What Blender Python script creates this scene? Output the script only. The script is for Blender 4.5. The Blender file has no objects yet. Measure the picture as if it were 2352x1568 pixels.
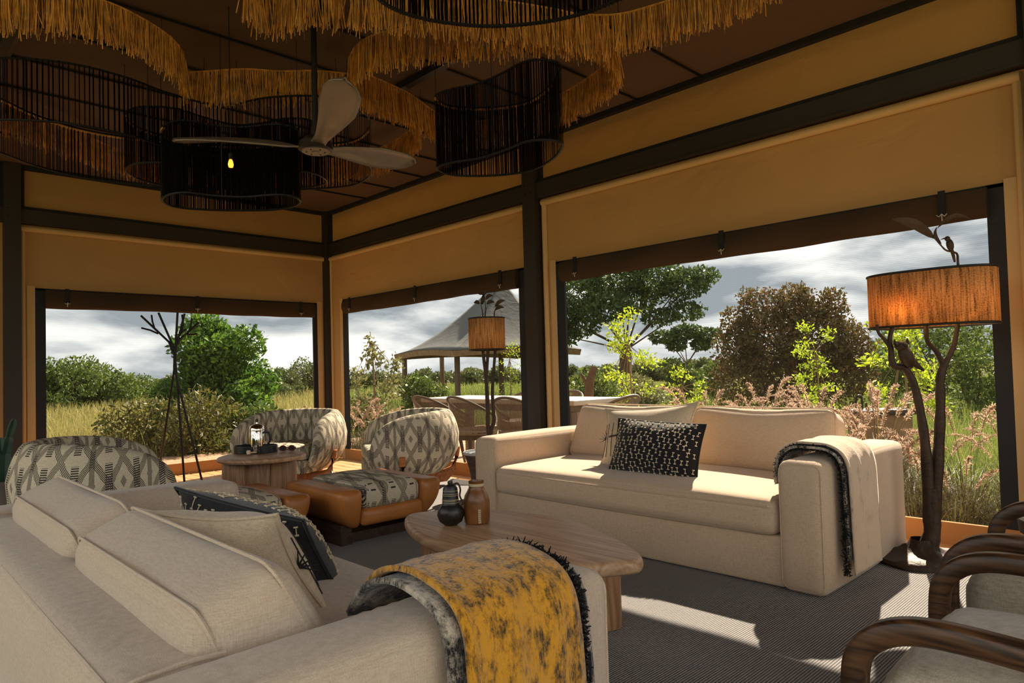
import bpy, bmesh, math, random
import numpy as np
from mathutils import Vector, Matrix

# ---------------------------------------------------------------- camera, sky, sun, exposure
sc = bpy.context.scene
COL = sc.collection
F_PX, W_PX = 1568.0, 2352.0
TH, PITCH, ROLL, CAM_H = 2.3686, 0.0304, -0.0268, 1.1
_f = Vector((math.cos(TH) * math.cos(PITCH), math.sin(TH) * math.cos(PITCH), math.sin(PITCH)))
_r = Vector((math.sin(TH), -math.cos(TH), 0.0))
_u = _r.cross(_f)
CR = _r * math.cos(ROLL) + _u * math.sin(ROLL)
CU = -_r * math.sin(ROLL) + _u * math.cos(ROLL)
cam_d = bpy.data.cameras.new('camera')
cam = bpy.data.objects.new('camera', cam_d)
COL.objects.link(cam)
cam.matrix_world = Matrix(((CR.x, CU.x, -_f.x, 0), (CR.y, CU.y, -_f.y, 0), (CR.z, CU.z, -_f.z, CAM_H), (0, 0, 0, 1)))
cam_d.sensor_width = 36.0
cam_d.lens = 36.0 * F_PX / W_PX
cam_d.shift_y = (801.47 - 784.0) / W_PX
cam_d.clip_start = 0.02
cam_d.clip_end = 2000
sc.camera = cam

sc.view_settings.view_transform = 'Standard'
sc.view_settings.look = 'None'
sc.view_settings.gamma = 1.0
sc.view_settings.use_curve_mapping = False
sc.view_settings.exposure = 0.22

SUN_ELEV = math.radians(39.5)
SUN_TRAVEL = Vector((0.289 * math.cos(SUN_ELEV), -0.957 * math.cos(SUN_ELEV), -math.sin(SUN_ELEV)))
sun_d = bpy.data.lights.new('sun', 'SUN')
sun_d.energy = 20.0
sun_d.angle = math.radians(0.8)
sun_d.color = (1.0, 0.86, 0.67)
sun = bpy.data.objects.new('sun', sun_d)
COL.objects.link(sun)
sun.rotation_euler = SUN_TRAVEL.to_track_quat('-Z', 'Y').to_euler()
sun.location = (0, 20, 20)

SKY_STRENGTH = 2.0
world = bpy.data.worlds.new('sky')
sc.world = world
world.use_nodes = True
wn, wl = world.node_tree.nodes, world.node_tree.links
wn.clear()
w_out = wn.new('ShaderNodeOutputWorld')
w_bg = wn.new('ShaderNodeBackground')
w_tc = wn.new('ShaderNodeTexCoord')
w_map = wn.new('ShaderNodeMapping')
w_map.inputs['Scale'].default_value = (1.0, 1.0, 3.4)
w_n1 = wn.new('ShaderNodeTexNoise')
w_n1.inputs['Scale'].default_value = 4.4
w_n1.inputs['Detail'].default_value = 7
w_n1.inputs['Roughness'].default_value = 0.52
w_n1.inputs['Distortion'].default_value = 0.25
w_cr = wn.new('ShaderNodeValToRGB')
cr = w_cr.color_ramp
cr.elements[0].position = 0.40
cr.elements[0].color = (0.26, 0.295, 0.315, 1)
cr.elements[1].position = 0.62
cr.elements[1].color = (0.98, 0.95, 0.88, 1)
e = cr.elements.new(0.49)
e.color = (0.55, 0.57, 0.56, 1)
w_bg.inputs['Strength'].default_value = SKY_STRENGTH
wl.new(w_tc.outputs['Generated'], w_map.inputs['Vector'])
wl.new(w_map.outputs['Vector'], w_n1.inputs['Vector'])
wl.new(w_n1.outputs['Fac'], w_cr.inputs['Fac'])
wl.new(w_cr.outputs['Color'], w_bg.inputs['Color'])
wl.new(w_bg.outputs['Background'], w_out.inputs['Surface'])

# ---------------------------------------------------------------- helpers
RND = random.Random(11)
NP = np.random.default_rng(5)
PI = math.pi


def S(r, g, b):
    def c(v):
        v /= 255.0
        return v / 12.92 if v <= 0.04045 else ((v + 0.055) / 1.055) ** 2.4
    return (c(r), c(g), c(b), 1.0)


MATS = {}


def new_mat(name):
    m = bpy.data.materials.new(name)
    m.use_nodes = True
    MATS[name] = m
    nt = m.node_tree
    return m, nt.nodes, nt.links, nt.nodes['Principled BSDF']


def mapped(n, l, scale=(1, 1, 1), src='Object', rot=(0, 0, 0)):
    tc = n.new('ShaderNodeTexCoord')
    mp = n.new('ShaderNodeMapping')
    mp.inputs['Scale'].default_value = scale
    mp.inputs['Rotation'].default_value = rot
    l.new(tc.outputs[src], mp.inputs['Vector'])
    return mp.outputs['Vector']


def noise(n, l, vec, scale, detail=3, rough=0.55, dist=0.0):
    t = n.new('ShaderNodeTexNoise')
    t.inputs['Scale'].default_value = scale
    t.inputs['Detail'].default_value = detail
    t.inputs['Roughness'].default_value = rough
    t.inputs['Distortion'].default_value = dist
    l.new(vec, t.inputs['Vector'])
    return t.outputs['Fac']


def ramp(n, l, fac, stops):
    r = n.new('ShaderNodeValToRGB')
    els = r.color_ramp.elements
    while len(els) < len(stops):
        els.new(0.5)
    for el, (p, c) in zip(els, stops):
        el.position = p
        el.color = c
    l.new(fac, r.inputs['Fac'])
    return r.outputs['Color']


def math_n(n, l, op, a, b=None, c=None):
    m = n.new('ShaderNodeMath')
    m.operation = op
    for i, v in enumerate((a, b, c)):
        if v is None:
            continue
        if isinstance(v, (int, float)):
            m.inputs[i].default_value = v
        else:
            l.new(v, m.inputs[i])
    return m.outputs[0]


def mixc(n, l, fac, a, b):
    m = n.new('ShaderNodeMix')
    m.data_type = 'RGBA'
    if isinstance(fac, (int, float)):
        m.inputs[0].default_value = fac
    else:
        l.new(fac, m.inputs[0])
    for i, v in ((6, a), (7, b)):
        if isinstance(v, tuple):
            m.inputs[i].default_value = v
        else:
            l.new(v, m.inputs[i])
    return m.outputs[2]


def bump(n, l, bsdf, height, strength=0.4, dist=0.01):
    b = n.new('ShaderNodeBump')
    b.inputs['Strength'].default_value = strength
    b.inputs['Distance'].default_value = dist
    l.new(height, b.inputs['Height'])
    l.new(b.outputs['Normal'], bsdf.inputs['Normal'])


def plain(name, col, rough=0.6, metal=0.0, var=0.25, scale=6.0, bmp=0.0, bscale=60.0, stretch=(1, 1, 1), spec=0.4):
    m, n, l, b = new_mat(name)
    v = mapped(n, l, stretch)
    f = noise(n, l, v, scale, 4)
    d = tuple(x * (1 - var) for x in col[:3]) + (1,)
    u = tuple(min(1, x * (1 + var)) for x in col[:3]) + (1,)
    l.new(ramp(n, l, f, [(0.3, d), (0.7, u)]), b.inputs['Base Color'])
    b.inputs['Roughness'].default_value = rough
    b.inputs['Metallic'].default_value = metal
    b.inputs['Specular IOR Level'].default_value = spec
    if bmp:
        bump(n, l, b, noise(n, l, v, bscale, 3), bmp, 0.01)
    return m


def fabric(name, col, dark, weave=260.0, slub=0.5, rough=0.9, bstr=0.5, wrinkle=0.35, spec=0.15):
    """woven linen: fine crossed threads with slubs, soft wrinkles in the relief"""
    m, n, l, b = new_mat(name)
    v1 = mapped(n, l, (1.0, 1.0, 0.12))
    v2 = mapped(n, l, (0.12, 0.12, 1.0))
    t1 = noise(n, l, v1, weave, 2, 0.6)
    t2 = noise(n, l, v2, weave, 2, 0.6)
    th = math_n(n, l, 'MULTIPLY', t1, t2)
    v = mapped(n, l)
    big = noise(n, l, v, 3.0, 4)
    fine = math_n(n, l, 'ADD', math_n(n, l, 'MULTIPLY', th, 2.2), math_n(n, l, 'MULTIPLY', big, 0.35))
    mid = tuple((p + q) / 2 for p, q in zip(dark, col))
    l.new(ramp(n, l, fine, [(0.30, dark), (0.55, mid), (1.0, col)]), b.inputs['Base Color'])
    b.inputs['Roughness'].default_value = rough
    b.inputs['Specular IOR Level'].default_value = spec
    b.inputs['Sheen Weight'].default_value = 0.25
    wr = noise(n, l, mapped(n, l, (1, 1, 0.5)), 7.0, 2, 0.5, 0.4)
    h = math_n(n, l, 'ADD', math_n(n, l, 'MULTIPLY', th, slub * 0.4), math_n(n, l, 'MULTIPLY', wr, wrinkle))
    bump(n, l, b, h, bstr, 0.02)
    return m


def wood(name, light, dark, axis=0, scale=1.0, rough=0.45, ring=9.0, spec=0.4):
    m, n, l, b = new_mat(name)
    st = [7.0, 7.0, 7.0]
    st[axis] = 0.55
    v = mapped(n, l, tuple(s * scale for s in st))
    big = noise(n, l, v, 1.1, 3, 0.5, 0.6)
    saw = math_n(n, l, 'FRACT', math_n(n, l, 'MULTIPLY', big, ring))
    tri = math_n(n, l, 'ABSOLUTE', math_n(n, l, 'SUBTRACT', saw, 0.5))
    fib = noise(n, l, mapped(n, l, tuple(s * scale * 6 for s in st)), 3.5, 3, 0.6)
    f = math_n(n, l, 'ADD', math_n(n, l, 'MULTIPLY', tri, 0.9), math_n(n, l, 'MULTIPLY', fib, 0.55))
    l.new(ramp(n, l, f, [(0.22, dark), (0.78, light)]), b.inputs['Base Color'])
    b.inputs['Roughness'].default_value = rough
    b.inputs['Specular IOR Level'].default_value = spec
    bump(n, l, b, f, 0.12, 0.004)
    return m


class MB:
    def __init__(s):
        s.v, s.f, s.uv = [], [], []

    def add(s, vs, fs, uv=None):
        k = len(s.v)
        s.v.extend([tuple(p) for p in vs])
        s.f.extend([tuple(i + k for i in q) for q in fs])
        s.uv.extend(uv if uv is not None else [(0.0, 0.0)] * len(vs))
        return s

    def box(s, a, b):
        (x0, y0, z0), (x1, y1, z1) = a, b
        vs = [(x, y, z) for z in (z0, z1) for y in (y0, y1) for x in (x0, x1)]
        return s.add(vs, [(0, 2, 3, 1), (4, 5, 7, 6), (0, 1, 5, 4), (2, 6, 7, 3), (0, 4, 6, 2), (1, 3, 7, 5)])

    def sbox(s, a, b, r, n=6, puff=(0, 0, 0), sag=0.0):
        """rounded box between two corners; puff bulges the faces along x, y, z"""
        a, b = np.array(a, float), np.array(b, float)
        c, hf = (a + b) / 2, (b - a) / 2
        r = min(r, hf.min() * 0.999)
        key, vs, fs = {}, [], []
        inner = hf - r

        def pt(p):
            k = tuple(np.round(p, 5))
            if k in key:
                return key[k]
            q = np.array(p) * hf
            cl = np.clip(q, -inner, inner)
            d = q - cl
            L = np.linalg.norm(d)
            q = cl + d / L * r if L > 1e-9 else cl
            w = 1 - np.array(p) ** 2
            for ax in range(3):
                o = [i for i in range(3) if i != ax]
                q[ax] += puff[ax] * p[ax] * w[o[0]] ** 0.7 * w[o[1]] ** 0.7
            if sag:
                q[2] -= sag * w[0] * (p[2] > 0)
            key[k] = len(vs)
            vs.append(tuple(q + c))
            return key[k]
        # denser samples near the rounded edges
        g = []
        for ax in range(3):
            e = min(0.9, r / hf[ax])
            xs = [-1, -1 + e * 0.12, -1 + e * 0.38, -1 + e] + list(np.linspace(-1 + e, 1 - e, n)[1:-1]) + [1 - e, 1 - e * 0.38, 1 - e * 0.12, 1]
            g.append(xs)
        for ax in range(3):
            o = [(ax + 1) % 3, (ax + 2) % 3]
            for sg in (-1, 1):
                U, V = g[o[0]], g[o[1]]
                for i in range(len(U) - 1):
                    for j in range(len(V) - 1):
                        q = []
                        for (ii, jj) in ((i, j), (i + 1, j), (i + 1, j + 1), (i, j + 1)):
                            p = [0, 0, 0]
                            p[ax], p[o[0]], p[o[1]] = sg, U[ii], V[jj]
                            q.append(pt(p))
                        if len(set(q)) == 4:
                            fs.append(tuple(q) if sg > 0 else tuple(q[::-1]))
        return s.add(vs, fs)

    def tube(s, pts, rad, n=8, closed=False, cap=True, flat=1.0, up=None):
        pts = [Vector(p) for p in pts]
        m = len(pts)
        rad = [rad] * m if isinstance(rad, (int, float)) else list(rad)
        vs, fs = [], []
        prev = None
        for i, p in enumerate(pts):
            if closed:
                t = pts[(i + 1) % m] - pts[i - 1]
            else:
                t = pts[min(i + 1, m - 1)] - pts[max(i - 1, 0)]
            t.normalize()
            if up is not None:
                a = Vector(up)
            elif prev is None:
                a = Vector((0, 0, 1)) if abs(t.z) < 0.9 else Vector((1, 0, 0))
            else:
                a = prev
            x = a - t * a.dot(t)
            if x.length < 1e-6:
                x = t.orthogonal()
            x.normalize()
            prev = x
            y = t.cross(x)
            for k in range(n):
                an = 2 * PI * k / n
                vs.append(p + (x * math.cos(an) + y * math.sin(an) * flat) * rad[i])
        for i in range(m if closed else m - 1):
            for k in range(n):
                a, b = i * n, ((i + 1) % m) * n
                fs.append((a + k, a + (k + 1) % n, b + (k + 1) % n, b + k))
        if cap and not closed:
            fs.append(tuple(range(n - 1, -1, -1)))
            fs.append(tuple(range((m - 1) * n, m * n)))
        return s.add(vs, fs)

    def bar(s, pts, w, h, up=(0, 0, 1), closed=False, e=0.28):
        """rectangular section with eased edges swept along a path (w across, h along up)"""
        pts = [Vector(p) for p in pts]
        m = len(pts)
        sec = [(-.5, -.5 + e), (-.5 + e, -.5), (.5 - e, -.5), (.5, -.5 + e), (.5, .5 - e), (.5 - e, .5), (-.5 + e, .5), (-.5, .5 - e)]
        W_ = w if isinstance(w, (list, tuple)) else [w] * m
        H_ = h if isinstance(h, (list, tuple)) else [h] * m
        vs, fs = [], []
        for i, p in enumerate(pts):
            t = (pts[(i + 1) % m] - pts[i - 1]) if closed else pts[min(i + 1, m - 1)] - pts[max(i - 1, 0)]
            t.normalize()
            u = Vector(up)
            x = t.cross(u)
            if x.length < 1e-5:
                x = t.orthogonal()
            x.normalize()
            y = x.cross(t)
            for a, b in sec:
                vs.append(p + x * a * W_[i] + y * b * H_[i])
        n = 8
        for i in range(m if closed else m - 1):
            for k in range(n):
                a, b = i * n, ((i + 1) % m) * n
                fs.append((a + k, b + k, b + (k + 1) % n, a + (k + 1) % n))
        if not closed:
            fs.append(tuple(range(n)))
            fs.append(tuple(range(m * n - 1, (m - 1) * n - 1, -1)))
        return s.add(vs, fs)

    def lathe(s, prof, n=28, c=(0, 0), sx=1.0, sy=1.0, cap=True):
        vs, fs = [], []
        for r, z in prof:
            for k in range(n):
                a = 2 * PI * k / n
                vs.append((c[0] + r * sx * math.cos(a), c[1] + r * sy * math.sin(a), z))
        for i in range(len(prof) - 1):
            for k in range(n):
                fs.append((i * n + k, i * n + (k + 1) % n, (i + 1) * n + (k + 1) % n, (i + 1) * n + k))
        if cap:
            if prof[0][0] > 1e-6:
                fs.append(tuple(range(n - 1, -1, -1)))
            if prof[-1][0] > 1e-6:
                fs.append(tuple(range((len(prof) - 1) * n, len(prof) * n)))
        return s.add(vs, fs)

    def prism(s, out, z0, z1, r=0.0, k=3):
        """outline extruded in z with rounded rims"""
        P = [Vector((p[0], p[1])) for p in out]
        m = len(P)
        nrm = []
        for i in range(m):
            t = (P[(i + 1) % m] - P[i - 1]).normalized()
            nrm.append(Vector((t.y, -t.x)))
        area = sum(P[i].x * P[(i + 1) % m].y - P[(i + 1) % m].x * P[i].y for i in range(m))
        sg = 1 if area > 0 else -1
        rows = []
        if r > 0:
            for j in range(k + 1):
                a = PI / 2 * j / k
                rows.append((r * (1 - math.sin(a)), z0 + r * (1 - math.cos(a))))
            for j in range(k + 1):
                a = PI / 2 * j / k
                rows.append((r * (1 - math.cos(a)), z1 - r + r * math.sin(a)))
        else:
            rows = [(0, z0), (0, z1)]
        vs, fs = [], []
        for ins, z in rows:
            for i in range(m):
                q = P[i] - nrm[i] * sg * ins
                vs.append((q.x, q.y, z))
        for j in range(len(rows) - 1):
            for i in range(m):
                q = (j * m + i, j * m + (i + 1) % m, (j + 1) * m + (i + 1) % m, (j + 1) * m + i)
                fs.append(q if sg > 0 else q[::-1])
        b, t = tuple(range(m)), tuple(range((len(rows) - 1) * m, len(rows) * m))
        fs.append(b[::-1] if sg > 0 else b)
        fs.append(t if sg > 0 else t[::-1])
        return s.add(vs, fs)

    def xf(s, M, start=0):
        for i in range(start, len(s.v)):
            s.v[i] = tuple(M @ Vector(s.v[i]))
        return s

    def build(s, name, mat, parent=None, smooth=True, angle=40, uv=False):
        me = bpy.data.meshes.new(name)
        me.from_pydata(s.v, [], s.f)
        if uv:
            lay = me.uv_layers.new(name='uv')
            ids = np.empty(len(me.loops), dtype=np.int32)
            me.loops.foreach_get('vertex_index', ids)
            lay.data.foreach_set('uv', np.array(s.uv, dtype=np.float32)[ids].ravel())
        me.validate()
        me.update()
        return link(name, me, mat, parent, smooth, angle)


def link(name, me, mat, parent=None, smooth=True, angle=40):
    if mat is not None:
        me.materials.append(MATS[mat] if isinstance(mat, str) else mat)
    if smooth:
        me.polygons.foreach_set('use_smooth', [True] * len(me.polygons))
        if angle:
            try:
                me.set_sharp_from_angle(angle=math.radians(angle))
            except Exception:
                pass
    o = bpy.data.objects.new(name, me)
    COL.objects.link(o)
    if parent is not None:
        o.parent = parent
    return o


def quads_mesh(name, V, mat, parent=None, nper=4, smooth=False):
    """V: (n, nper, 3) array of separate polygons -> one mesh"""
    V = np.asarray(V, dtype=np.float32)
    n = V.shape[0]
    me = bpy.data.meshes.new(name)
    me.vertices.add(n * nper)
    me.vertices.foreach_set('co', V.reshape(-1))
    me.loops.add(n * nper)
    me.loops.foreach_set('vertex_index', np.arange(n * nper, dtype=np.int32))
    me.polygons.add(n)
    me.polygons.foreach_set('loop_start', np.arange(0, n * nper, nper, dtype=np.int32))
    me.polygons.foreach_set('loop_total', np.full(n, nper, dtype=np.int32))
    me.update(calc_edges=True)
    return link(name, me, mat, parent, smooth, 0)


def tag(o, label=None, cat=None, group=None, kind=None):
    if label:
        o['label'] = label
    if cat:
        o['category'] = cat
    if group:
        o['group'] = group
    if kind:
        o['kind'] = kind
    return o


def thing(name, label, cat, loc=(0, 0, 0), rz=0.0, group=None):
    o = bpy.data.objects.new(name, None)
    o.empty_display_size = 0.1
    COL.objects.link(o)
    o.location = loc
    o.rotation_euler = (0, 0, rz)
    return tag(o, label, cat, group)


def setting(name, loc=(0, 0, 0)):
    o = bpy.data.objects.new(name, None)
    o.empty_display_size = 0.1
    COL.objects.link(o)
    o.location = loc
    o['kind'] = 'structure'
    return o


def copy_tree(o, parent=None):
    c = o.copy()
    COL.objects.link(c)
    if parent is not None:
        c.parent = parent
    for ch in list(o.children):
        copy_tree(ch, c)
    return c


def spline(pts, n=8, closed=False):
    """Catmull-Rom through points"""
    P = [np.array(p, float) for p in pts]
    m = len(P)
    out = []
    for i in range(m if closed else m - 1):
        if closed:
            a, b, c, d = P[i - 1], P[i], P[(i + 1) % m], P[(i + 2) % m]
        else:
            a, b, c, d = P[max(i - 1, 0)], P[i], P[i + 1], P[min(i + 2, m - 1)]
        for k in range(n):
            t = k / n
            out.append(0.5 * ((2 * b) + (-a + c) * t + (2 * a - 5 * b + 4 * c - d) * t * t + (-a + 3 * b - 3 * c + d) * t ** 3))
    if not closed:
        out.append(P[-1])
    return [tuple(p) for p in out]


def at(x, y, z=None, Y=None, X=None, d=None):
    """world point seen at a photo pixel, on a level z, on a wall plane, or at a forward distance"""
    r = _f + CR * ((x - 1176.0) / F_PX) - CU * ((y - 801.47) / F_PX)
    o = Vector((0, 0, CAM_H))
    if z is not None:
        return o + r * ((z - CAM_H) / r.z)
    if Y is not None:
        return o + r * (Y / r.y)
    if X is not None:
        return o + r * (X / r.x)
    return o + r * d

# ---------------------------------------------------------------- materials
def canvas_mat(name, col, trans, ripple=0.5):
    m, n, l, b = new_mat(name)
    v = mapped(n, l)
    big = noise(n, l, v, 1.3, 3)
    fine = noise(n, l, v, 420.0, 2)
    f = math_n(n, l, 'ADD', math_n(n, l, 'MULTIPLY', big, 0.75), math_n(n, l, 'MULTIPLY', fine, 0.25))
    c = ramp(n, l, f, [(0.25, tuple(x * 0.86 for x in col[:3]) + (1,)), (0.75, col)])
    l.new(c, b.inputs['Base Color'])
    b.inputs['Roughness'].default_value = 0.85
    b.inputs['Specular IOR Level'].default_value = 0.15
    wr = noise(n, l, mapped(n, l, (1, 1, 1.8)), 2.3, 3, 0.5, 0.8)
    bump(n, l, b, wr, ripple, 0.04)
    if trans:
        t = n.new('ShaderNodeBsdfTranslucent')
        l.new(c, t.inputs['Color'])
        mx = n.new('ShaderNodeMixShader')
        mx.inputs[0].default_value = trans
        l.new(b.outputs[0], mx.inputs[1])
        l.new(t.outputs[0], mx.inputs[2])
        l.new(mx.outputs[0], n['Material Output'].inputs['Surface'])
    return m


canvas_mat('canvas_tan', S(178, 142, 94), 0.16)
canvas_mat('canvas_hem', S(204, 168, 118), 0.10, 0.2)
canvas_mat('canvas_ceiling', S(96, 76, 60), 0.0, 0.6)
canvas_mat('canvas_blind', S(66, 50, 36), 0.12, 0.4)
canvas_mat('canvas_sill', S(176, 128, 80), 0.07, 0.4)
canvas_mat('tent_grey', S(98, 98, 96), 0.05, 0.5)
plain('frame_dark', S(44, 38, 33), 0.55, 0.0, 0.12, 3.0, spec=0.35)
plain('border_black', S(24, 24, 26), 0.7, 0.0, 0.15, 9.0, 0.3, 40)
plain('strap_black', S(16, 16, 17), 0.8)
plain('metal_grey', S(150, 140, 125), 0.35, 0.9)
plain('iron_black', S(20, 18, 17), 0.5, 0.2, 0.2)
plain('bronze_dark', S(58, 43, 32), 0.55, 0.35, 0.35, 14.0, 0.5, 40)
plain('seam_grey', S(92, 78, 62), 0.8)
wood('deck_wood', S(186, 152, 118), S(150, 114, 82), 1, 1.0, 0.6)
wood('floor_wood', S(214, 164, 110), S(176, 122, 74), 0, 1.0, 0.55)
wood('oak', S(198, 162, 128), S(160, 122, 90), 0, 0.8, 0.42)
wood('oak_leg', S(178, 136, 98), S(128, 92, 62), 2, 1.0, 0.5)
wood('oak_warm', S(186, 118, 66), S(136, 80, 42), 0, 1.0, 0.45)
wood('walnut', S(92, 62, 38), S(38, 25, 16), 0, 1.0, 0.38, 12.0)
wood('dark_oak', S(74, 52, 38), S(44, 30, 22), 0, 1.0, 0.55)
wood('pole_wood', S(120, 96, 76), S(84, 64, 50), 2, 1.0, 0.8)


def mesh_screen():
    m, n, l, b = new_mat('insect_mesh')
    b.inputs['Base Color'].default_value = S(52, 50, 46)
    b.inputs['Roughness'].default_value = 0.9
    b.inputs['Specular IOR Level'].default_value = 0.1
    t = n.new('ShaderNodeBsdfTransparent')
    mx = n.new('ShaderNodeMixShader')
    wv = n.new('ShaderNodeTexWave')
    wv.bands_direction = 'Z'
    wv.inputs['Scale'].default_value = 26.0
    wv.inputs['Distortion'].default_value = 0.5
    wv.inputs['Detail'].default_value = 1.0
    l.new(mapped(n, l), wv.inputs['Vector'])
    f = math_n(n, l, 'ADD', math_n(n, l, 'MULTIPLY', wv.outputs['Fac'], 0.06), MESH_DENSITY)
    l.new(f, mx.inputs[0])
    l.new(t.outputs[0], mx.inputs[1])
    l.new(b.outputs[0], mx.inputs[2])
    l.new(mx.outputs[0], n['Material Output'].inputs['Surface'])


MESH_DENSITY = 0.42
mesh_screen()


def rug_mat():
    m, n, l, b = new_mat('rug_weave')
    v = mapped(n, l, (1, 1, 1), rot=(0, 0, math.radians(0)))
    w = n.new('ShaderNodeTexWave')
    w.bands_direction = 'X'
    w.inputs['Scale'].default_value = 30.0
    w.inputs['Distortion'].default_value = 0.6
    w.inputs['Detail'].default_value = 2
    w.inputs['Detail Scale'].default_value = 6.0
    l.new(v, w.inputs['Vector'])
    w2 = n.new('ShaderNodeTexWave')
    w2.bands_direction = 'Y'
    w2.inputs['Scale'].default_value = 52.0
    w2.inputs['Distortion'].default_value = 1.0
    l.new(v, w2.inputs['Vector'])
    h = math_n(n, l, 'MULTIPLY', w.outputs['Fac'], math_n(n, l, 'ADD', 0.45, math_n(n, l, 'MULTIPLY', w2.outputs['Fac'], 0.55)))
    nz = noise(n, l, v, 300.0, 2)
    f = math_n(n, l, 'ADD', math_n(n, l, 'MULTIPLY', h, 0.75), math_n(n, l, 'MULTIPLY', nz, 0.35))
    l.new(ramp(n, l, f, [(0.10, S(84, 84, 88)), (0.5, S(148, 145, 144)), (0.9, S(206, 198, 188))]), b.inputs['Base Color'])
    b.inputs['Roughness'].default_value = 0.95
    b.inputs['Specular IOR Level'].default_value = 0.1
    bump(n, l, b, h, 0.7, 0.01)


rug_mat()

# ---------------------------------------------------------------- the tent: floor, ceiling, walls, windows
YW, XL, ZC = 4.69, -8.333, 3.297
ZB0, ZB1 = 2.71, 2.876

fl = MB().box((-8.42, -3.0, -0.2), (3.5, 4.76, -0.022)).build('floor', 'floor_wood', smooth=False)
tag(fl, kind='structure')
PW = 0.142


def plank_mesh(L, w, name, mat):
    me = MB().sbox((0, 0, -0.02), (L, w - 0.008, 0.0), 0.004, 2).build(name, mat)
    d = me.data
    bpy.data.objects.remove(me)
    return d


def lay(name, me, parent, x, y, z=0.0, rz=0.0):
    o = bpy.data.objects.new(name, me)
    COL.objects.link(o)
    o.parent = parent
    o.location = (x, y, z)
    o.rotation_euler = (0, 0, rz)
    return o


p_a = plank_mesh(2.35, PW, 'plank', 'floor_wood')
p_b = plank_mesh(2.6, PW, 'plank', 'floor_wood')
for i in range(4):
    y = 4.69 - (i + 1) * PW
    x = -5.72 - (i % 2) * 0.9
    while x < 2.4:
        lay('plank', p_a, fl, x, y)
        x += 2.355
for i in range(34):
    lay('plank', p_b, fl, -8.33, 4.69 - (i + 1) * PW)

rug = MB().sbox((-5.95, -0.9, -0.02), (0.75, 4.43, 0.012), 0.008, 3).build('area_rug', 'rug_weave')
tag(rug, 'charcoal ribbed woven rug under the sofas and coffee table', 'rug')

cl = MB().box((-8.45, -2.4, ZC), (1.6, 4.85, ZC + 0.06)).build('ceiling', 'canvas_ceiling', smooth=False)
tag(cl, kind='structure')
for i, x in enumerate((-2.62, -3.21, -3.78, -4.35, -4.95, -5.52, -6.1, -6.7, -7.3)):
    MB().tube([(x, -2.3, ZC - 0.012), (x, YW, ZC - 0.012)], 0.009, 6).build('ceiling_cord', 'iron_black', cl)
for y in (3.02, 0.72):
    MB().box((-8.2, y - 0.028, ZC - 0.05), (1.3, y + 0.028, ZC - 0.002)).build('ceiling_bar', 'frame_dark', cl, smooth=False)
    MB().box((-8.2, y + 0.03, ZC - 0.02), (1.3, y + 0.06, ZC - 0.002)).build('ceiling_seam', 'seam_grey', cl, smooth=False)


def wall(name, length, z_pieces, T):
    """T maps (u along, n inward, z) to world"""


def TR(u, n, z):           # right wall: u = world x, n = inward (towards -y)
    return (u, YW - n, z)


def TL(u, n, z):           # left wall: u = world y, n = inward (towards +x)
    return (XL + n, u, z)


def slab(T, u0, u1, n0, n1, z0, z1):
    a, b = T(u0, n0, z0), T(u1, n1, z1)
    return MB().box(tuple(map(min, a, b)), tuple(map(max, a, b)))


def rod(T, u0, u1, n, z, r):
    return MB().tube([T(u0, n, z), T(u1, n, z)], r, 10)


def vrod(T, u, n, z0, z1, r):
    return MB().tube([T(u, n, z0), T(u, n, z1)], r, 8)


WIN = [0]


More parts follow.
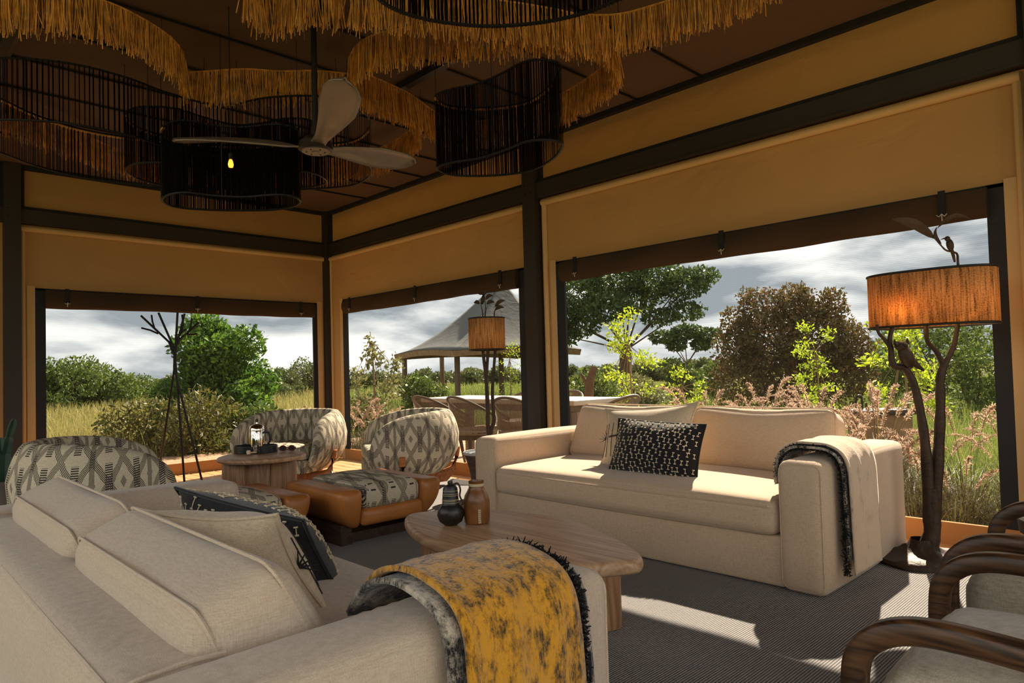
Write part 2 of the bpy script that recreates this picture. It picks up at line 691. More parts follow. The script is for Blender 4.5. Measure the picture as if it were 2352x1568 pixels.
def window(T, parent, u0, u1, ztop, zblind, zbot=0.13, bl=0.1, br=0.1, lean=0.0):
    """black-bordered mesh window with a rolled blind along its head"""
    WIN[0] += 1
    w = setting('window_%d' % WIN[0])
    for nm, a in (('border', (u0, u0 + bl, zbot, ztop)), ('border', (u1 - br, u1, zbot, ztop)), ('border', (u0, u1, ztop - 0.02, ztop))):
        slab(T, a[0], a[1], -0.012, 0.012, a[2], a[3]).build(nm, 'border_black', w, smooth=False)
    me = slab(T, u0 + 0.02, u1 - 0.02, -0.002, 0.0, zbot, ztop - 0.01)
    # a single sheet of mesh
    me = MB().add([T(u0 + 0.02, 0, zbot), T(u1 - 0.02, 0, zbot), T(u1 - 0.02, 0, ztop - 0.01), T(u0 + 0.02, 0, ztop - 0.01)], [(0, 1, 2, 3)])
    me.build('mesh_screen', 'insect_mesh', w, smooth=False)
    slab(T, u0, u1, -0.015, 0.015, 0.0, zbot).build('canvas_sill', 'canvas_sill', w, smooth=False)
    # rolled blind: a soft sagging roll hung under the window head
    hb = ztop - 0.015 - zblind
    b = MB()
    N = 40
    vs, fs = [], []
    sec = [(0.02, 0.0), (0.055, 0.05), (0.068, 0.35), (0.066, 0.65), (0.05, 0.9), (0.02, 1.0), (-0.02, 0.95), (-0.03, 0.6), (-0.02, 0.0)]
    for i in range(N + 1):
        t = i / N
        u = u0 + bl * 0.9 + (u1 - br * 0.9 - u0 - bl * 0.9) * t
        sg = 0.004 * math.sin(t * 9.0 + u0) + 0.002 * math.sin(t * 31.0)
        for nn, zz in sec:
            vs.append(T(u, nn + 0.01 + (0.008 * math.sin(t * 23 + zz * 3)), ztop - 0.012 - zz * (hb + sg)))
    k = len(sec)
    for i in range(N):
        for j in range(k):
            fs.append((i * k + j, i * k + (j + 1) % k, (i + 1) * k + (j + 1) % k, (i + 1) * k + j))
    fs += [tuple(range(k)), tuple(range(N * k + k - 1, N * k - 1, -1))]
    rb = b.add(vs, fs).build('rolled_blind', 'canvas_blind', w)
    L = u1 - u0
    for t in (0.085, 0.5, 0.915):
        u = u0 + L * t
        st = slab(T, u - 0.018, u + 0.018, 0.078, 0.088, zblind + 0.055, ztop).build('strap', 'strap_black', rb, smooth=False)
        hk = MB()
        for s_ in (-1, 1):
            hk.tube([T(u, 0.095, zblind + 0.06), T(u + s_ * 0.014, 0.097, zblind + 0.045), T(u + s_ * 0.026, 0.095, zblind + 0.058)], 0.004, 6)
        hk.tube([T(u, 0.095, zblind + 0.06), T(u, 0.09, zblind + 0.02)], 0.004, 6)
        hk.build('hook', 'metal_grey', rb)
    return w


def canvas_bay(T, parent, u0, u1, w0, w1, ztop, hem=True):
    """canvas round a window hole, with the hems and the upper panel above the beam"""
    for a in ((u0, w0, 0.0, ZB0), (w1, u1, 0.0, ZB0), (w0, w1, ztop, ZB0), (u0, u1, ZB1 - 0.03, ZC)):
        slab(T, a[0], a[1], -0.02, 0.0, a[2], a[3]).build('canvas_panel', 'canvas_tan', parent, smooth=False)
    if hem:
        rod(T, u0 + 0.03, u1 - 0.03, 0.022, ZB0 - 0.055, 0.03).build('canvas_hem', 'canvas_hem', parent)
        vrod(T, u0 + 0.045, 0.012, 0.0, ZB0 - 0.03, 0.026).build('canvas_hem', 'canvas_hem', parent)
        vrod(T, u1 - 0.045, 0.012, 0.0, ZB0 - 0.03, 0.026).build('canvas_hem', 'canvas_hem', parent)
    # raised flap beside the opening
    slab(T, w0 - 0.07, w0, 0.0, 0.012, 0.0, ztop + 0.02).build('canvas_flap', 'canvas_hem', parent, smooth=False)
    slab(T, w1, w1 + 0.07, 0.0, 0.012, 0.0, ztop + 0.02).build('canvas_flap', 'canvas_hem', parent, smooth=False)


def beams(T, parent, u0, u1, posts, bolts=True):
    slab(T, u0, u1, 0.0, 0.075, ZB0, ZB1 - 0.035).build('beam', 'frame_dark', parent, smooth=False)
    slab(T, u0, u1, 0.0, 0.05, ZB1 - 0.035, ZB1).build('beam_rail', 'border_black', parent, smooth=False)
    slab(T, u0, u1, 0.0, 0.082, ZB0 - 0.012, ZB0).build('beam_flange', 'frame_dark', parent, smooth=False)
    slab(T, u0, u1, 0.0, 0.05, ZC - 0.045, ZC).build('ceiling_rail', 'border_black', parent, smooth=False)
    for p, w in posts:
        q = slab(T, p - w / 2, p + w / 2, 0.0, 0.095, 0.0, ZC).build('post', 'frame_dark', parent, smooth=False)
        bm = MB()
        for dz in (0.045, 0.125):
            for du in (-w * 0.28, w * 0.28):
                c = T(p + du, 0.097, ZB0 + dz)
                bm.tube([c, T(p + du, 0.104, ZB0 + dz)], 0.007, 6)
        tag(bm.build('bolt_heads', 'iron_black', q), kind='stuff')
        for s_ in (-1, 1):
            slab(T, p + s_ * w / 2 - 0.001 * s_, p + s_ * (w / 2 + 0.035), 0.0, 0.04, ZB1, ZC - 0.04).build('post_rail', 'border_black', parent, smooth=False)


wr_ = setting('wall_right')
canvas_bay(TR, wr_, -8.30, -4.52, -7.97, -4.58, 2.083)
canvas_bay(TR, wr_, -4.36, -0.655, -4.19, -0.785, 2.083)
beams(TR, wr_, -8.33, 1.5, [(-8.29, 0.09), (-4.44, 0.16), (-0.575, 0.15)])
slab(TR, -0.5, 1.5, -0.02, 0.0, 0.0, ZC).build('canvas_panel', 'canvas_tan', wr_, smooth=False)
window(TR, wr_, -7.97, -4.58, 2.083, 1.885)
window(TR, wr_, -4.19, -0.785, 2.083, 1.885, br=0.085)

wl_ = setting('wall_left')
canvas_bay(TL, wl_, 1.22, 4.67, 1.37, 4.50, 2.06)
beams(TL, wl_, -2.4, 4.69, [(1.175, 0.14)])
slab(TL, -2.4, 1.20, -0.02, 0.0, 0.0, ZC).build('canvas_panel', 'canvas_tan', wl_, smooth=False)
window(TL, wl_, 1.37, 4.50, 2.06, 1.855, bl=0.09, br=0.06)

# ---------------------------------------------------------------- furniture materials
fabric('linen_cream', S(202, 184, 164), S(168, 148, 127), 420.0)
fabric('linen_sofa_far', S(206, 180, 152), S(170, 144, 117), 420.0, wrinkle=0.25)
fabric('linen_pillow', S(206, 186, 158), S(160, 140, 114), 420.0, 0.3, wrinkle=0.6)
fabric('linen_grey', S(192, 180, 160), S(140, 126, 106), 300.0, 0.7, wrinkle=0.2)
fabric('cotton_black', S(34, 33, 36), S(20, 19, 21), 420.0, 0.3, wrinkle=0.5)
plain('thread_cream', S(214, 196, 164), 0.9)
plain('thread_dark', S(38, 36, 36), 0.8)
plain('wool_black', S(30, 28, 28), 0.95, 0, 0.5, 40.0, 0.8, 200)
plain('leather_tan', S(172, 108, 52), 0.38, 0.0, 0.16, 5.0, 0.15, 90, spec=0.5)
plain('clay_black', S(30, 26, 24), 0.35, 0.0, 0.3, 10.0, 0.2, 30, spec=0.5)
plain('clay_brown', S(120, 76, 34), 0.30, 0.0, 0.45, 7.0, 0.15, 30, spec=0.5)
plain('leather_strap', S(62, 42, 26), 0.6)
plain('bead_cream', S(196, 176, 140), 0.7)
plain('chrome', S(215, 210, 200), 0.08, 1.0, 0.03)
plain('lacquer_black', S(26, 28, 30), 0.35, 0.0, 0.2, 20.0, 0.2, 60)
plain('tortoise', S(120, 58, 20), 0.2, 0.0, 0.6, 60.0)
plain('lens_dark', S(36, 22, 20), 0.1)
plain('marble_grey', S(176, 176, 170), 0.25, 0.0, 0.2, 5.0)
plain('fan_steel', S(128, 116, 104), 0.38, 0.55, 0.12, 8.0)
plain('fan_dark', S(50, 42, 36), 0.45, 0.4, 0.12, 8.0)
plain('cord_black', S(14, 11, 9), 1.0, 0.0, 0.3, 30.0, spec=0.05)
plain('fringe_straw', S(200, 146, 78), 0.9, 0.0, 0.35, 14.0)
plain('pot_grey', S(96, 88, 82), 0.7)
plain('pebbles', S(150, 146, 140), 0.8, 0, 0.5, 60)
plain('cactus_green', S(44, 72, 58), 0.5, 0.0, 0.4, 8.0)
plain('ceramic_cream', S(220, 190, 160), 0.4)
plain('coffee_beans', S(88, 44, 24), 0.5, 0, 0.5, 90)


def glass_mat():
    m, n, l, b = new_mat('clear_glass')
    b.inputs['Base Color'].default_value = (0.95, 0.97, 0.95, 1)
    b.inputs['Roughness'].default_value = 0.03
    b.inputs['Transmission Weight'].default_value = 1.0
    b.inputs['IOR'].default_value = 1.3


glass_mat()


def geo_fabric():
    """cream cloth printed with hatched lozenges and ladder bars (laid out in metres on the uv map)"""
    m, n, l, b = new_mat('geometric_cloth')
    tc = n.new('ShaderNodeTexCoord')
    sp = n.new('ShaderNodeSeparateXYZ')
    l.new(tc.outputs['UV'], sp.inputs[0])
    u, v = sp.outputs['X'], sp.outputs['Y']
    M = lambda op, a, b_=None, c=None: math_n(n, l, op, a, b_, c)
    A, B = 0.15, 0.30
    fu, fv = M('FRACT', M('DIVIDE', u, A)), M('FRACT', M('DIVIDE', v, B))
    su, sv = M('SUBTRACT', fu, 0.5), M('SUBTRACT', fv, 0.5)
    pu, pv = M('MULTIPLY', M('ABSOLUTE', su), 2.0), M('MULTIPLY', M('ABSOLUTE', sv), 2.0)
    d = M('ADD', pu, pv)
    band = M('MULTIPLY', M('GREATER_THAN', d, 0.74), M('LESS_THAN', d, 1.22))
    sg = M('SIGN', M('MULTIPLY', su, sv))
    diag = M('LESS_THAN', M('FRACT', M('MULTIPLY', M('ADD', v, M('MULTIPLY', M('MULTIPLY', u, sg), 1.6)), 78.0)), 0.52)
    lad = M('LESS_THAN', M('FRACT', M('MULTIPLY', v, 74.0)), 0.55)
    ladm = M('MULTIPLY', M('GREATER_THAN', pu, 0.76), M('LESS_THAN', pv, 0.80))
    core = M('LESS_THAN', M('ADD', M('MULTIPLY', pu, 2.6), M('MULTIPLY', pv, 2.6)), 0.62)
    cid = M('FRACT', M('MULTIPLY', M('FLOOR', M('DIVIDE', u, A)), 0.5))
    odd = M('GREATER_THAN', cid, 0.25)
    mid = M('MULTIPLY', M('LESS_THAN', pu, 0.16), odd)
    p1 = M('MULTIPLY', band, diag)
    p2 = M('MULTIPLY', ladm, lad)
    p3 = M('MULTIPLY', M('MAXIMUM', core, mid), M('LESS_THAN', M('FRACT', M('MULTIPLY', M('ADD', v, u), 150.0)), 0.6))
    ink = M('MAXIMUM', p1, M('MAXIMUM', p2, p3))
    nz = noise(n, l, mapped(n, l), 240.0, 2)
    ink = M('MULTIPLY', ink, M('ADD', 0.72, M('MULTIPLY', nz, 0.55)))
    base = ramp(n, l, nz, [(0.3, S(172, 158, 134)), (0.7, S(214, 202, 178))])
    l.new(mixc(n, l, M('MINIMUM', ink, 1.0), base, S(52, 48, 48)), b.inputs['Base Color'])
    b.inputs['Roughness'].default_value = 0.92
    b.inputs['Specular IOR Level'].default_value = 0.15
    bump(n, l, b, nz, 0.35, 0.004)


geo_fabric()


def blotch(name, c1, c2, scale, lo, hi, stretch=(1, 1, 1), c3=None):
    m, n, l, b = new_mat(name)
    v = mapped(n, l, stretch)
    f = noise(n, l, v, scale, 10, 0.8, 0.0)
    st = [(lo, c1), (hi, c2)] if c3 is None else [(lo, c1), ((lo + hi) / 2, c3), (hi, c2)]
    l.new(ramp(n, l, f, st), b.inputs['Base Color'])
    b.inputs['Roughness'].default_value = 0.95
    b.inputs['Specular IOR Level'].default_value = 0.1
    b.inputs['Sheen Weight'].default_value = 0.4
    bump(n, l, b, noise(n, l, mapped(n, l, (1, 1, 0.2)), 160.0, 3), 0.6, 0.01)


blotch('throw_mustard', S(58, 46, 26), S(206, 146, 36), 36.0, 0.40, 0.54, (1, 1, 0.45), S(160, 112, 32))
blotch('throw_beige', S(96, 82, 70), S(206, 180, 152), 16.0, 0.28, 0.46, (1, 1, 0.5), S(170, 146, 122))
blotch('throw_underside', S(24, 22, 22), S(190, 178, 160), 16.0, 0.46, 0.60)


def raffia(name, c1, c2, c3, glow):
    m, n, l, b = new_mat(name)
    tc = n.new('ShaderNodeTexCoord')
    mp = n.new('ShaderNodeMapping')
    mp.inputs['Scale'].default_value = (90.0, 5.0, 1.0)
    l.new(tc.outputs['UV'], mp.inputs['Vector'])
    f1 = noise(n, l, mp.outputs[0], 1.0, 3, 0.6)
    mp2 = n.new('ShaderNodeMapping')
    mp2.inputs['Scale'].default_value = (120.0, 160.0, 1.0)
    l.new(tc.outputs['UV'], mp2.inputs['Vector'])
    f2 = noise(n, l, mp2.outputs[0], 1.0, 2, 0.6)
    f = math_n(n, l, 'ADD', math_n(n, l, 'MULTIPLY', f1, 0.6), math_n(n, l, 'MULTIPLY', f2, 0.4))
    c = ramp(n, l, f, [(0.36, c1), (0.50, c2), (0.66, c3)])
    l.new(c, b.inputs['Base Color'])
    b.inputs['Roughness'].default_value = 0.85
    bump(n, l, b, f, 0.5, 0.004)
    t = n.new('ShaderNodeBsdfTranslucent')
    l.new(c, t.inputs['Color'])
    mx = n.new('ShaderNodeMixShader')
    mx.inputs[0].default_value = glow
    l.new(b.outputs[0], mx.inputs[1])
    l.new(t.outputs[0], mx.inputs[2])
    l.new(mx.outputs[0], n['Material Output'].inputs['Surface'])


raffia('raffia_shade', S(120, 74, 32), S(222, 166, 98), S(246, 206, 144), 0.55)


def bulb_mat():
    m, n, l, b = new_mat('bulb_glow')
    b.inputs['Base Color'].default_value = (1.0, 0.35, 0.05, 1)
    b.inputs['Emission Color'].default_value = (1.0, 0.24, 0.02, 1)
    b.inputs['Emission Strength'].default_value = 3.0


bulb_mat()


# ---------------------------------------------------------------- soft furniture
def loop_rect(x0, x1, z0, z1, y, r=0.04, n=4):
    pts = []
    for cx, cz, a0 in ((x1 - r, z1 - r, 0), (x0 + r, z1 - r, 90), (x0 + r, z0 + r, 180), (x1 - r, z0 + r, 270)):
        for k in range(n + 1):
            a = math.radians(a0 + 90 * k / n)
            pts.append((cx + r * math.cos(a), y, cz + r * math.sin(a)))
    return pts


def sofa(label, loc, rz, L, D, mat, zarm=0.63, zseat=0.44, zcush=0.79, aw=0.22, lean=18, cth=0.24, taper=0.07):
    t = thing('sofa', label, 'sofa', loc, rz)
    h = L / 2
    MB().sbox((-h + aw - 0.02, 0.03, 0.015), (h - aw + 0.02, D - 0.1, 0.262), 0.02, 4).build('base', mat, t)
    for s in (-1, 1):
        a = MB().sbox((s * h if s < 0 else h - aw, 0.0, 0.012), (-h + aw if s < 0 else h, D, zarm), 0.045, 5, (0.006, 0.006, 0.012)).build('arm', mat, t)
        xo = s * (h - 0.012)
        MB().tube(loop_rect(min(s * h, s * (h - aw)) + 0.012, max(s * h, s * (h - aw)) - 0.012, 0.03, zarm - 0.012, 0.011, 0.04), 0.004, 5, True).build('piping', mat, a)
    MB().sbox((-h + aw - 0.03, D - 0.2, 0.012), (h - aw + 0.03, D, zarm - 0.015), 0.045, 6, (0, 0.006, 0.01)).build('back', mat, t)
    sc_ = MB().sbox((-h + aw + 0.004, -0.02, 0.262), (h - aw - 0.004, D - 0.2, zseat), 0.05, 14, (0.0, 0.012, 0.03)).build('seat_cushion', mat, t)
    pts = [(x, y, zseat - 0.034) for x, y in [(-h + aw + .03, -0.018), (0, -0.03), (h - aw - .03, -0.018)]]
    MB().tube(spline(pts, 10), 0.005, 5).build('piping', mat, sc_)
    # seams along the back and across the arm corners
    MB().tube([(-h + aw, D - 0.02, zarm - 0.022), (h - aw, D - 0.02, zarm - 0.022)], 0.004, 5).build('seam', mat, t)
    for s in (-1, 1):
        MB().tube(spline([(s * (h - aw), D - 0.19, zarm - 0.004), (s * (h - aw), D - 0.1, zarm - 0.002), (s * (h - aw), D - 0.01, zarm - 0.03), (s * (h - aw), D + 0.002, zarm - 0.2)], 6), 0.004, 5).build('seam', mat, t)
    cw = (L - 2 * aw) / 2
    for i in (0, 1):
        x0 = -h + aw + i * cw + 0.008
        x1 = x0 + cw - 0.016
        zc = zseat - 0.03
        hh = (zcush - zc) / math.cos(math.radians(lean))
        xm, hw = (x0 + x1) / 2, (x1 - x0) / 2
        bm = MB().sbox((x0, -cth / 2, 0.0), (x1, cth / 2, hh), 0.055, 12, (0.006, 0.042, 0.016))
        M = Matrix.Translation((0, D - 0.36, zc)) @ Matrix.Rotation(math.radians(-lean), 4, 'X')

        def shape(v):
            k = max(0.0, v[2] / hh)
            return (xm + (v[0] - xm) * (1 - taper * k), v[1] * (1 - 0.22 * k), v[2] - 0.018 * k * math.cos((v[0] - xm) / hw * PI) * 0.5)
        bm.v = [shape(v) for v in bm.v]
        bc = bm.xf(M).build('back_cushion', mat, t)
        for yy in (-cth * 0.36, cth * 0.36):
            lp_ = [shape(v) for v in loop_rect(x0 + 0.004, x1 - 0.004, 0.004, hh + 0.004, yy, 0.05, 5)]
            MB().tube(lp_, 0.0045, 5, True).xf(M).build('piping', mat, bc)
    return t


def pillow_grid(w, h, th, n=20, ear=0.05, p=2.4):
    """both faces of a knife-edge pillow: returns verts (front then back), faces, front sampling function"""
    def P(u, v, s):
        k = 1 - ear * (1 - (u * u)) * (v ** 4) - ear * 0.0
        k2 = 1 - ear * (1 - (v * v)) * (u ** 4)
        x = u * w / 2 * k2
        z = v * h / 2 * k
        t = (max(0.0, 1 - abs(u) ** p) ** 0.72) * (max(0.0, 1 - abs(v) ** p) ** 0.72)
        dent = 0.10 * math.exp(-((u - 0.1) ** 2 * 9 + (v - 0.75) ** 2 * 12))
        return Vector((x, -s * th / 2 * (t - dent * (t > 0.2)), z))
    return P


def pillow(name, label, w, h, th, mat, M, ear=0.06, n=22):
    t = bpy.data.objects.new(name, None)
    COL.objects.link(t)
    t.matrix_world = M
    tag(t, label, 'pillow')
    P = pillow_grid(w, h, th, n, ear)
    g = [-1 + 2 * i / n for i in range(n + 1)]
    m = MB()
    for s in (1, -1):
        vs = [P(u, v, s) for v in g for u in g]
        fs = []
        for j in range(n):
            for i in range(n):
                a = j * (n + 1) + i
                q = (a, a + 1, a + n + 2, a + n + 1)
                fs.append(q if s > 0 else q[::-1])
        m.add(vs, fs)
    body = m.build('pillow_body', mat, t, angle=0)
    edge = []
    for k in range(n):
        edge.append(P(g[k], -1, 0))
    for k in range(n):
        edge.append(P(1, g[k], 0))
    for k in range(n):
        edge.append(P(g[n - k], 1, 0))
    for k in range(n):
        edge.append(P(-1, g[n - k], 0))
    MB().tube(edge, 0.006, 6, True).build('seam', mat, t)
    return t, P


def knot_pillow(label, w, h, th, M, seed):
    """black cushion stitched all over with little cream bone-shaped knots"""
    t, P = pillow('throw_pillow', label, w, h, th, 'cotton_black', M, 0.05)
    rr = random.Random(seed)
    m = MB()
    for s in (1, -1):
        for j in range(9):
            for i in range(16):
                u = -0.97 + 1.94 * (i + 0.5 + rr.uniform(-.25, .25) + 0.5 * (j % 2)) / 16.5
                v = -0.97 + 1.94 * (j + 0.5 + rr.uniform(-.28, .28)) / 9
                if abs(u) > 0.97:
                    continue
                du, dv = P(u + 0.02, v, s) - P(u - 0.02, v, s), P(u, min(1, v + 0.02), s) - P(u, max(-1, v - 0.02), s)
                nr = du.cross(dv).normalized()
                nr = nr if nr.y * s < 0 else -nr
                a, b = P(u, max(-.99, v - 0.065), s), P(u + rr.uniform(-.012, .012), min(.99, v + 0.065), s)
                o = nr * 0.0035
                m.tube([a + o, P(u, v, s) + o, b + o], 0.0019, 4)
                dx = du.normalized() * 0.0065
                for e, sg in ((a, 1), (b, 1)):
                    m.tube([e + o - dx * sg, e + o * 1.6, e + o + dx * sg], 0.0030, 5)
    tag(m.build('stitched_knots', 'thread_cream', t), kind='stuff')
    return t


def linen_tie_pillow(label, w, h, th, M, side=-1):
    t, P = pillow('throw_pillow', label, w, h, th, 'linen_pillow', M, 0.15)
    up = 0.004

    def line(pts, r=0.0016):
        return [P(u, v, 1) + Vector((0, -up, 0)) for u, v in pts]
    for k, u in enumerate((0.92, 0.78, 0.63, 0.48)):
        u *= side
        MB().tube(line([(u, 0.42), (u * 1.005, 0.1), (u * 0.99, -0.25), (u, -0.62)]), 0.0018, 5).build('cord', 'thread_dark', t)
    MB().bar(line([(side * 0.99, 0.0), (side * 0.7, -0.01), (side * 0.4, 0.0)]), 0.012, 0.004, (0, 1, 0)).build('leather_band', 'leather_strap', t)
    kx = P(side * 0.99, 0.02, 1)
    for k in range(5):
        a = math.radians(-40 + 30 * k)
        MB().tube([kx, kx + Vector((side * 0.05 * math.cos(a), -0.02, 0.05 * math.sin(a)))], [0.004, 0.001], 5).build('tassel', 'thread_dark', t)
    return t


sofa_r = sofa('cream linen sofa below the wide window, beige throw on its arm', (-2.485, 3.2, 0), 0.0, 2.43, 1.2, 'linen_sofa_far')
sofa_l = sofa('cream linen sofa in the foreground seen from behind, mustard throw on its arm', (-2.15, 1.28, 0), PI, 2.3, 1.0, 'linen_cream', zcush=0.71, aw=0.21, lean=24, cth=0.25, taper=0.03)

ROT = Matrix.Rotation
TRN = Matrix.Translation


def pose(loc, rz=0, rx=0, ry=0):
    return TRN(loc) @ ROT(math.radians(rz), 4, 'Z') @ ROT(math.radians(rx), 4, 'X') @ ROT(math.radians(ry), 4, 'Y')


linen_tie_pillow('beige linen tie pillow leaning behind the black one on the window sofa', 0.70, 0.44, 0.19, pose((-2.56, 3.68, 0.64), 2, -22, -5))
knot_pillow('black knot-stitched pillow upright on the window sofa seat', 0.60, 0.345, 0.20, pose((-2.37, 3.50, 0.60), 4, -20, 2), 3)
linen_tie_pillow('beige linen tie pillow against the foreground sofa cushion', 0.54, 0.40, 0.23, pose((-1.94, 0.78, 0.575), 202, -32, 2), side=-1)
knot_pillow('black knot-stitched pillow lying back on the foreground sofa', 0.66, 0.40, 0.24, pose((-2.24, 0.99, 0.53), 190, -32, -5), 5)


# ---- throws draped over the sofa arms
def throw(name, label, path, y0, y1, mat, under, loc, fringe, n=16, wob=0.01, taper=0.0, edge=0):
    """path: (x, z) points across the arm; sheet of cloth with real thickness"""
    t = thing(name, label, 'throw', loc)
    pts = spline(path, 7)
    m = len(pts)

    def sheet(off, ya, yb, cut=0):
        mb = MB()
        vs = []
        P_ = pts[:m - cut] if cut else pts
        mm = len(P_)
        for i, (x, z) in enumerate(P_):
            a = np.array(P_[min(i + 1, mm - 1)]) - np.array(P_[max(i - 1, 0)])
            a /= max(1e-6, np.linalg.norm(a))
            nx, nz = -a[1], a[0]
            s = i / (mm - 1)
            for j in range(n + 1):
                q = j / n
                yy = ya + (yb - ya) * q + taper * s * (q - 0.5)
                w = wob * math.sin(q * 9 + s * 2.0) * s + 0.004 * math.sin(q * 23 + 2)
                o = off + abs(w)
                vs.append((x + nx * o - loc[0], yy - loc[1], z + nz * o - loc[2]))
        fs = []
        for i in range(mm - 1):
            for j in range(n):
                a = i * (n + 1) + j
                fs.append((a, a + 1, a + n + 2, a + n + 1))
        return mb.add(vs, fs)
    o = sheet(0.034, y0, y1).build('throw_cloth', mat, t, angle=0)
    so = o.modifiers.new('thick', 'SOLIDIFY')
    so.thickness = 0.012
    so.offset = -1
    o2 = sheet(0.016, y0 - 0.03, y1 - 0.02, 3).build('throw_fold', under, t, angle=0)
    so = o2.modifiers.new('thick', 'SOLIDIFY')
    so.thickness = 0.012
    so.offset = -1
    if edge:
        o3 = sheet(0.010, fringe - 0.07 if edge > 0 else fringe - 0.02, fringe + 0.02 if edge > 0 else fringe + 0.05, 1).build('throw_edge', under, t, angle=0)
        so = o3.modifiers.new('thick', 'SOLIDIFY')
        so.thickness = 0.010
        so.offset = -1
    # fringed edge
    rr = random.Random(4)
    V = []
    for i in range(m - 1):
        for k in range(26):
            q = k / 26
            x = pts[i][0] * (1 - q) + pts[i + 1][0] * q
            z = pts[i][1] * (1 - q) + pts[i + 1][1] * q
            a = np.array(pts[i + 1]) - np.array(pts[i])
            a /= np.linalg.norm(a)
            nx, nz = -a[1], a[0]
            for rep in range(2):
                off = rr.uniform(0.010, 0.036)
                yb = fringe + rr.uniform(-0.008, 0.008)
                p = np.array((x + nx * off - loc[0], yb - loc[1], z + nz * off - loc[2]))
                d = np.array((nx * rr.uniform(-.3, 1) + rr.uniform(-.4, .4), rr.uniform(-1, 1), nz * rr.uniform(-.3, 1) + rr.uniform(-.6, .4)))
                d = d / np.linalg.norm(d) * rr.uniform(0.006, 0.015)
                w = np.array((a[0], 0, a[1])) * 0.003
                V.append([p - w, p + w, p + d + w * 0.4, p + d - w * 0.4])
    fo = quads_mesh('fringe', V, 'wool_black', t)
    tag(fo, kind='stuff')
    return t


XA = -1.27
throw('throw_blanket', 'beige mottled wool throw hanging over the window sofa arm',
      [(-1.515, 0.50), (-1.512, 0.60), (-1.46, 0.655), (-1.38, 0.66), (-1.30, 0.65), (-1.262, 0.60), (-1.255, 0.45), (-1.253, 0.28), (-1.25, 0.10)],
      3.34, 3.74, 'throw_beige', 'throw_underside', (-1.38, 3.5, 0.66), 3.335, taper=-0.05)
throw('throw_blanket', 'mustard and black wool throw draped over the foreground sofa arm',
      [(-1.30, 0.57), (-1.24, 0.635), (-1.16, 0.662), (-1.08, 0.658), (-1.01, 0.63), (-0.992, 0.56), (-0.985, 0.42), (-0.98, 0.26), (-0.975, 0.10)],
      0.80, 1.09, 'throw_mustard', 'throw_underside', (-1.11, 0.94, 0.66), 1.125, taper=0.03, edge=1)


# ---------------------------------------------------------------- tables
tb = thing('coffee_table', 'organic-shaped oak coffee table between the two sofas', 'table', (-2.12, 2.05, 0))
co = [(-2.71, 1.90), (-2.80, 2.06), (-2.58, 2.31), (-2.16, 2.40), (-1.78, 2.28), (-1.50, 2.11), (-1.50, 1.97), (-1.72, 1.77), (-2.29, 1.74)]
co = spline([(x + 2.12, y - 2.05) for x, y in co], 8, True)
MB().prism(co, 0.352, 0.405, 0.022, 4).build('tabletop', 'oak', tb, angle=60)


def stadium(cx, cy, L, w, a=0.0, n=8):
    pts = []
    for s, a0 in ((1, -90), (-1, 90)):
        for k in range(n + 1):
            an = math.radians(a0 + 180 * k / n)
            x, y = s * (L - w) / 2 + w / 2 * math.cos(an), w / 2 * math.sin(an)
            pts.append((cx + x * math.cos(a) - y * math.sin(a), cy + x * math.sin(a) + y * math.cos(a)))
    return pts


for (x, y, L, w, a) in ((0.30, 0.17, 0.24, 0.075, 1.25), (-0.16, -0.16, 0.46, 0.09, 0.12), (-0.25, 0.17, 0.26, 0.08, -0.6)):
    MB().prism(stadium(x, y, L, w, a), 0.012, 0.36, 0.012, 2).build('leg', 'oak_leg', tb)

stb = thing('side_table', 'round oak side table with slab legs among the tub chairs', 'table', (-5.13, 2.29, 0))
MB().lathe([(0.0, 0.462), (0.30, 0.462), (0.318, 0.468), (0.325, 0.48), (0.318, 0.494), (0.30, 0.5), (0.0, 0.5)], 40).build('tabletop', 'oak', stb)
for (x, y, a) in ((-0.06, -0.19, 0.6), (0.05, -0.04, 1.2), (0.17, 0.09, 0.75), (-0.16, 0.13, 2.2)):
    MB().prism(stadium(x, y, 0.20, 0.07, a), 0.0, 0.47, 0.006, 2).build('leg', 'oak_leg', stb)

# vessels on the coffee table
ves = thing('gourd_flask', 'black gourd flask with engraved rings and leather strap on the coffee table', 'flask', tuple(at(1036, 1205, z=0.405)))
prof = [(0.0, 0.0), (0.03, 0.002), (0.052, 0.018), (0.062, 0.045), (0.058, 0.072), (0.044, 0.09), (0.038, 0.098), (0.036, 0.13), (0.033, 0.165), (0.026, 0.178), (0.012, 0.182), (0.010, 0.186)]
MB().lathe(prof, 28).build('flask_body', 'clay_black', ves)
for z, r in ((0.103, .0385), (0.112, .0378), (0.117, .0375), (0.135, .0362), (0.142, .0357), (0.156, .0345)):
    MB().tube([(r * math.cos(a), r * math.sin(a), z) for a in np.linspace(0, 2 * PI, 20, endpoint=False)], 0.0011, 4, True).build('engraved_ring', 'bead_cream', ves)
MB().lathe([(0.0, 0.184), (0.011, 0.184), (0.012, 0.192), (0.010, 0.199), (0.0, 0.201)], 14).build('stopper', 'clay_black', ves)
sx, sy = CR.x, CR.y
MB().bar(spline([(sx * 0.012, sy * 0.012, 0.18), (sx * 0.034, sy * 0.034, 0.187), (sx * 0.046, sy * 0.046, 0.16), (sx * 0.043, sy * 0.043, 0.13), (sx * 0.055, sy * 0.055, 0.10), (sx * 0.05, sy * 0.05, 0.085)], 5), 0.008, 0.003, (CR.y, -CR.x, 0)).build('strap', 'leather_strap', ves)

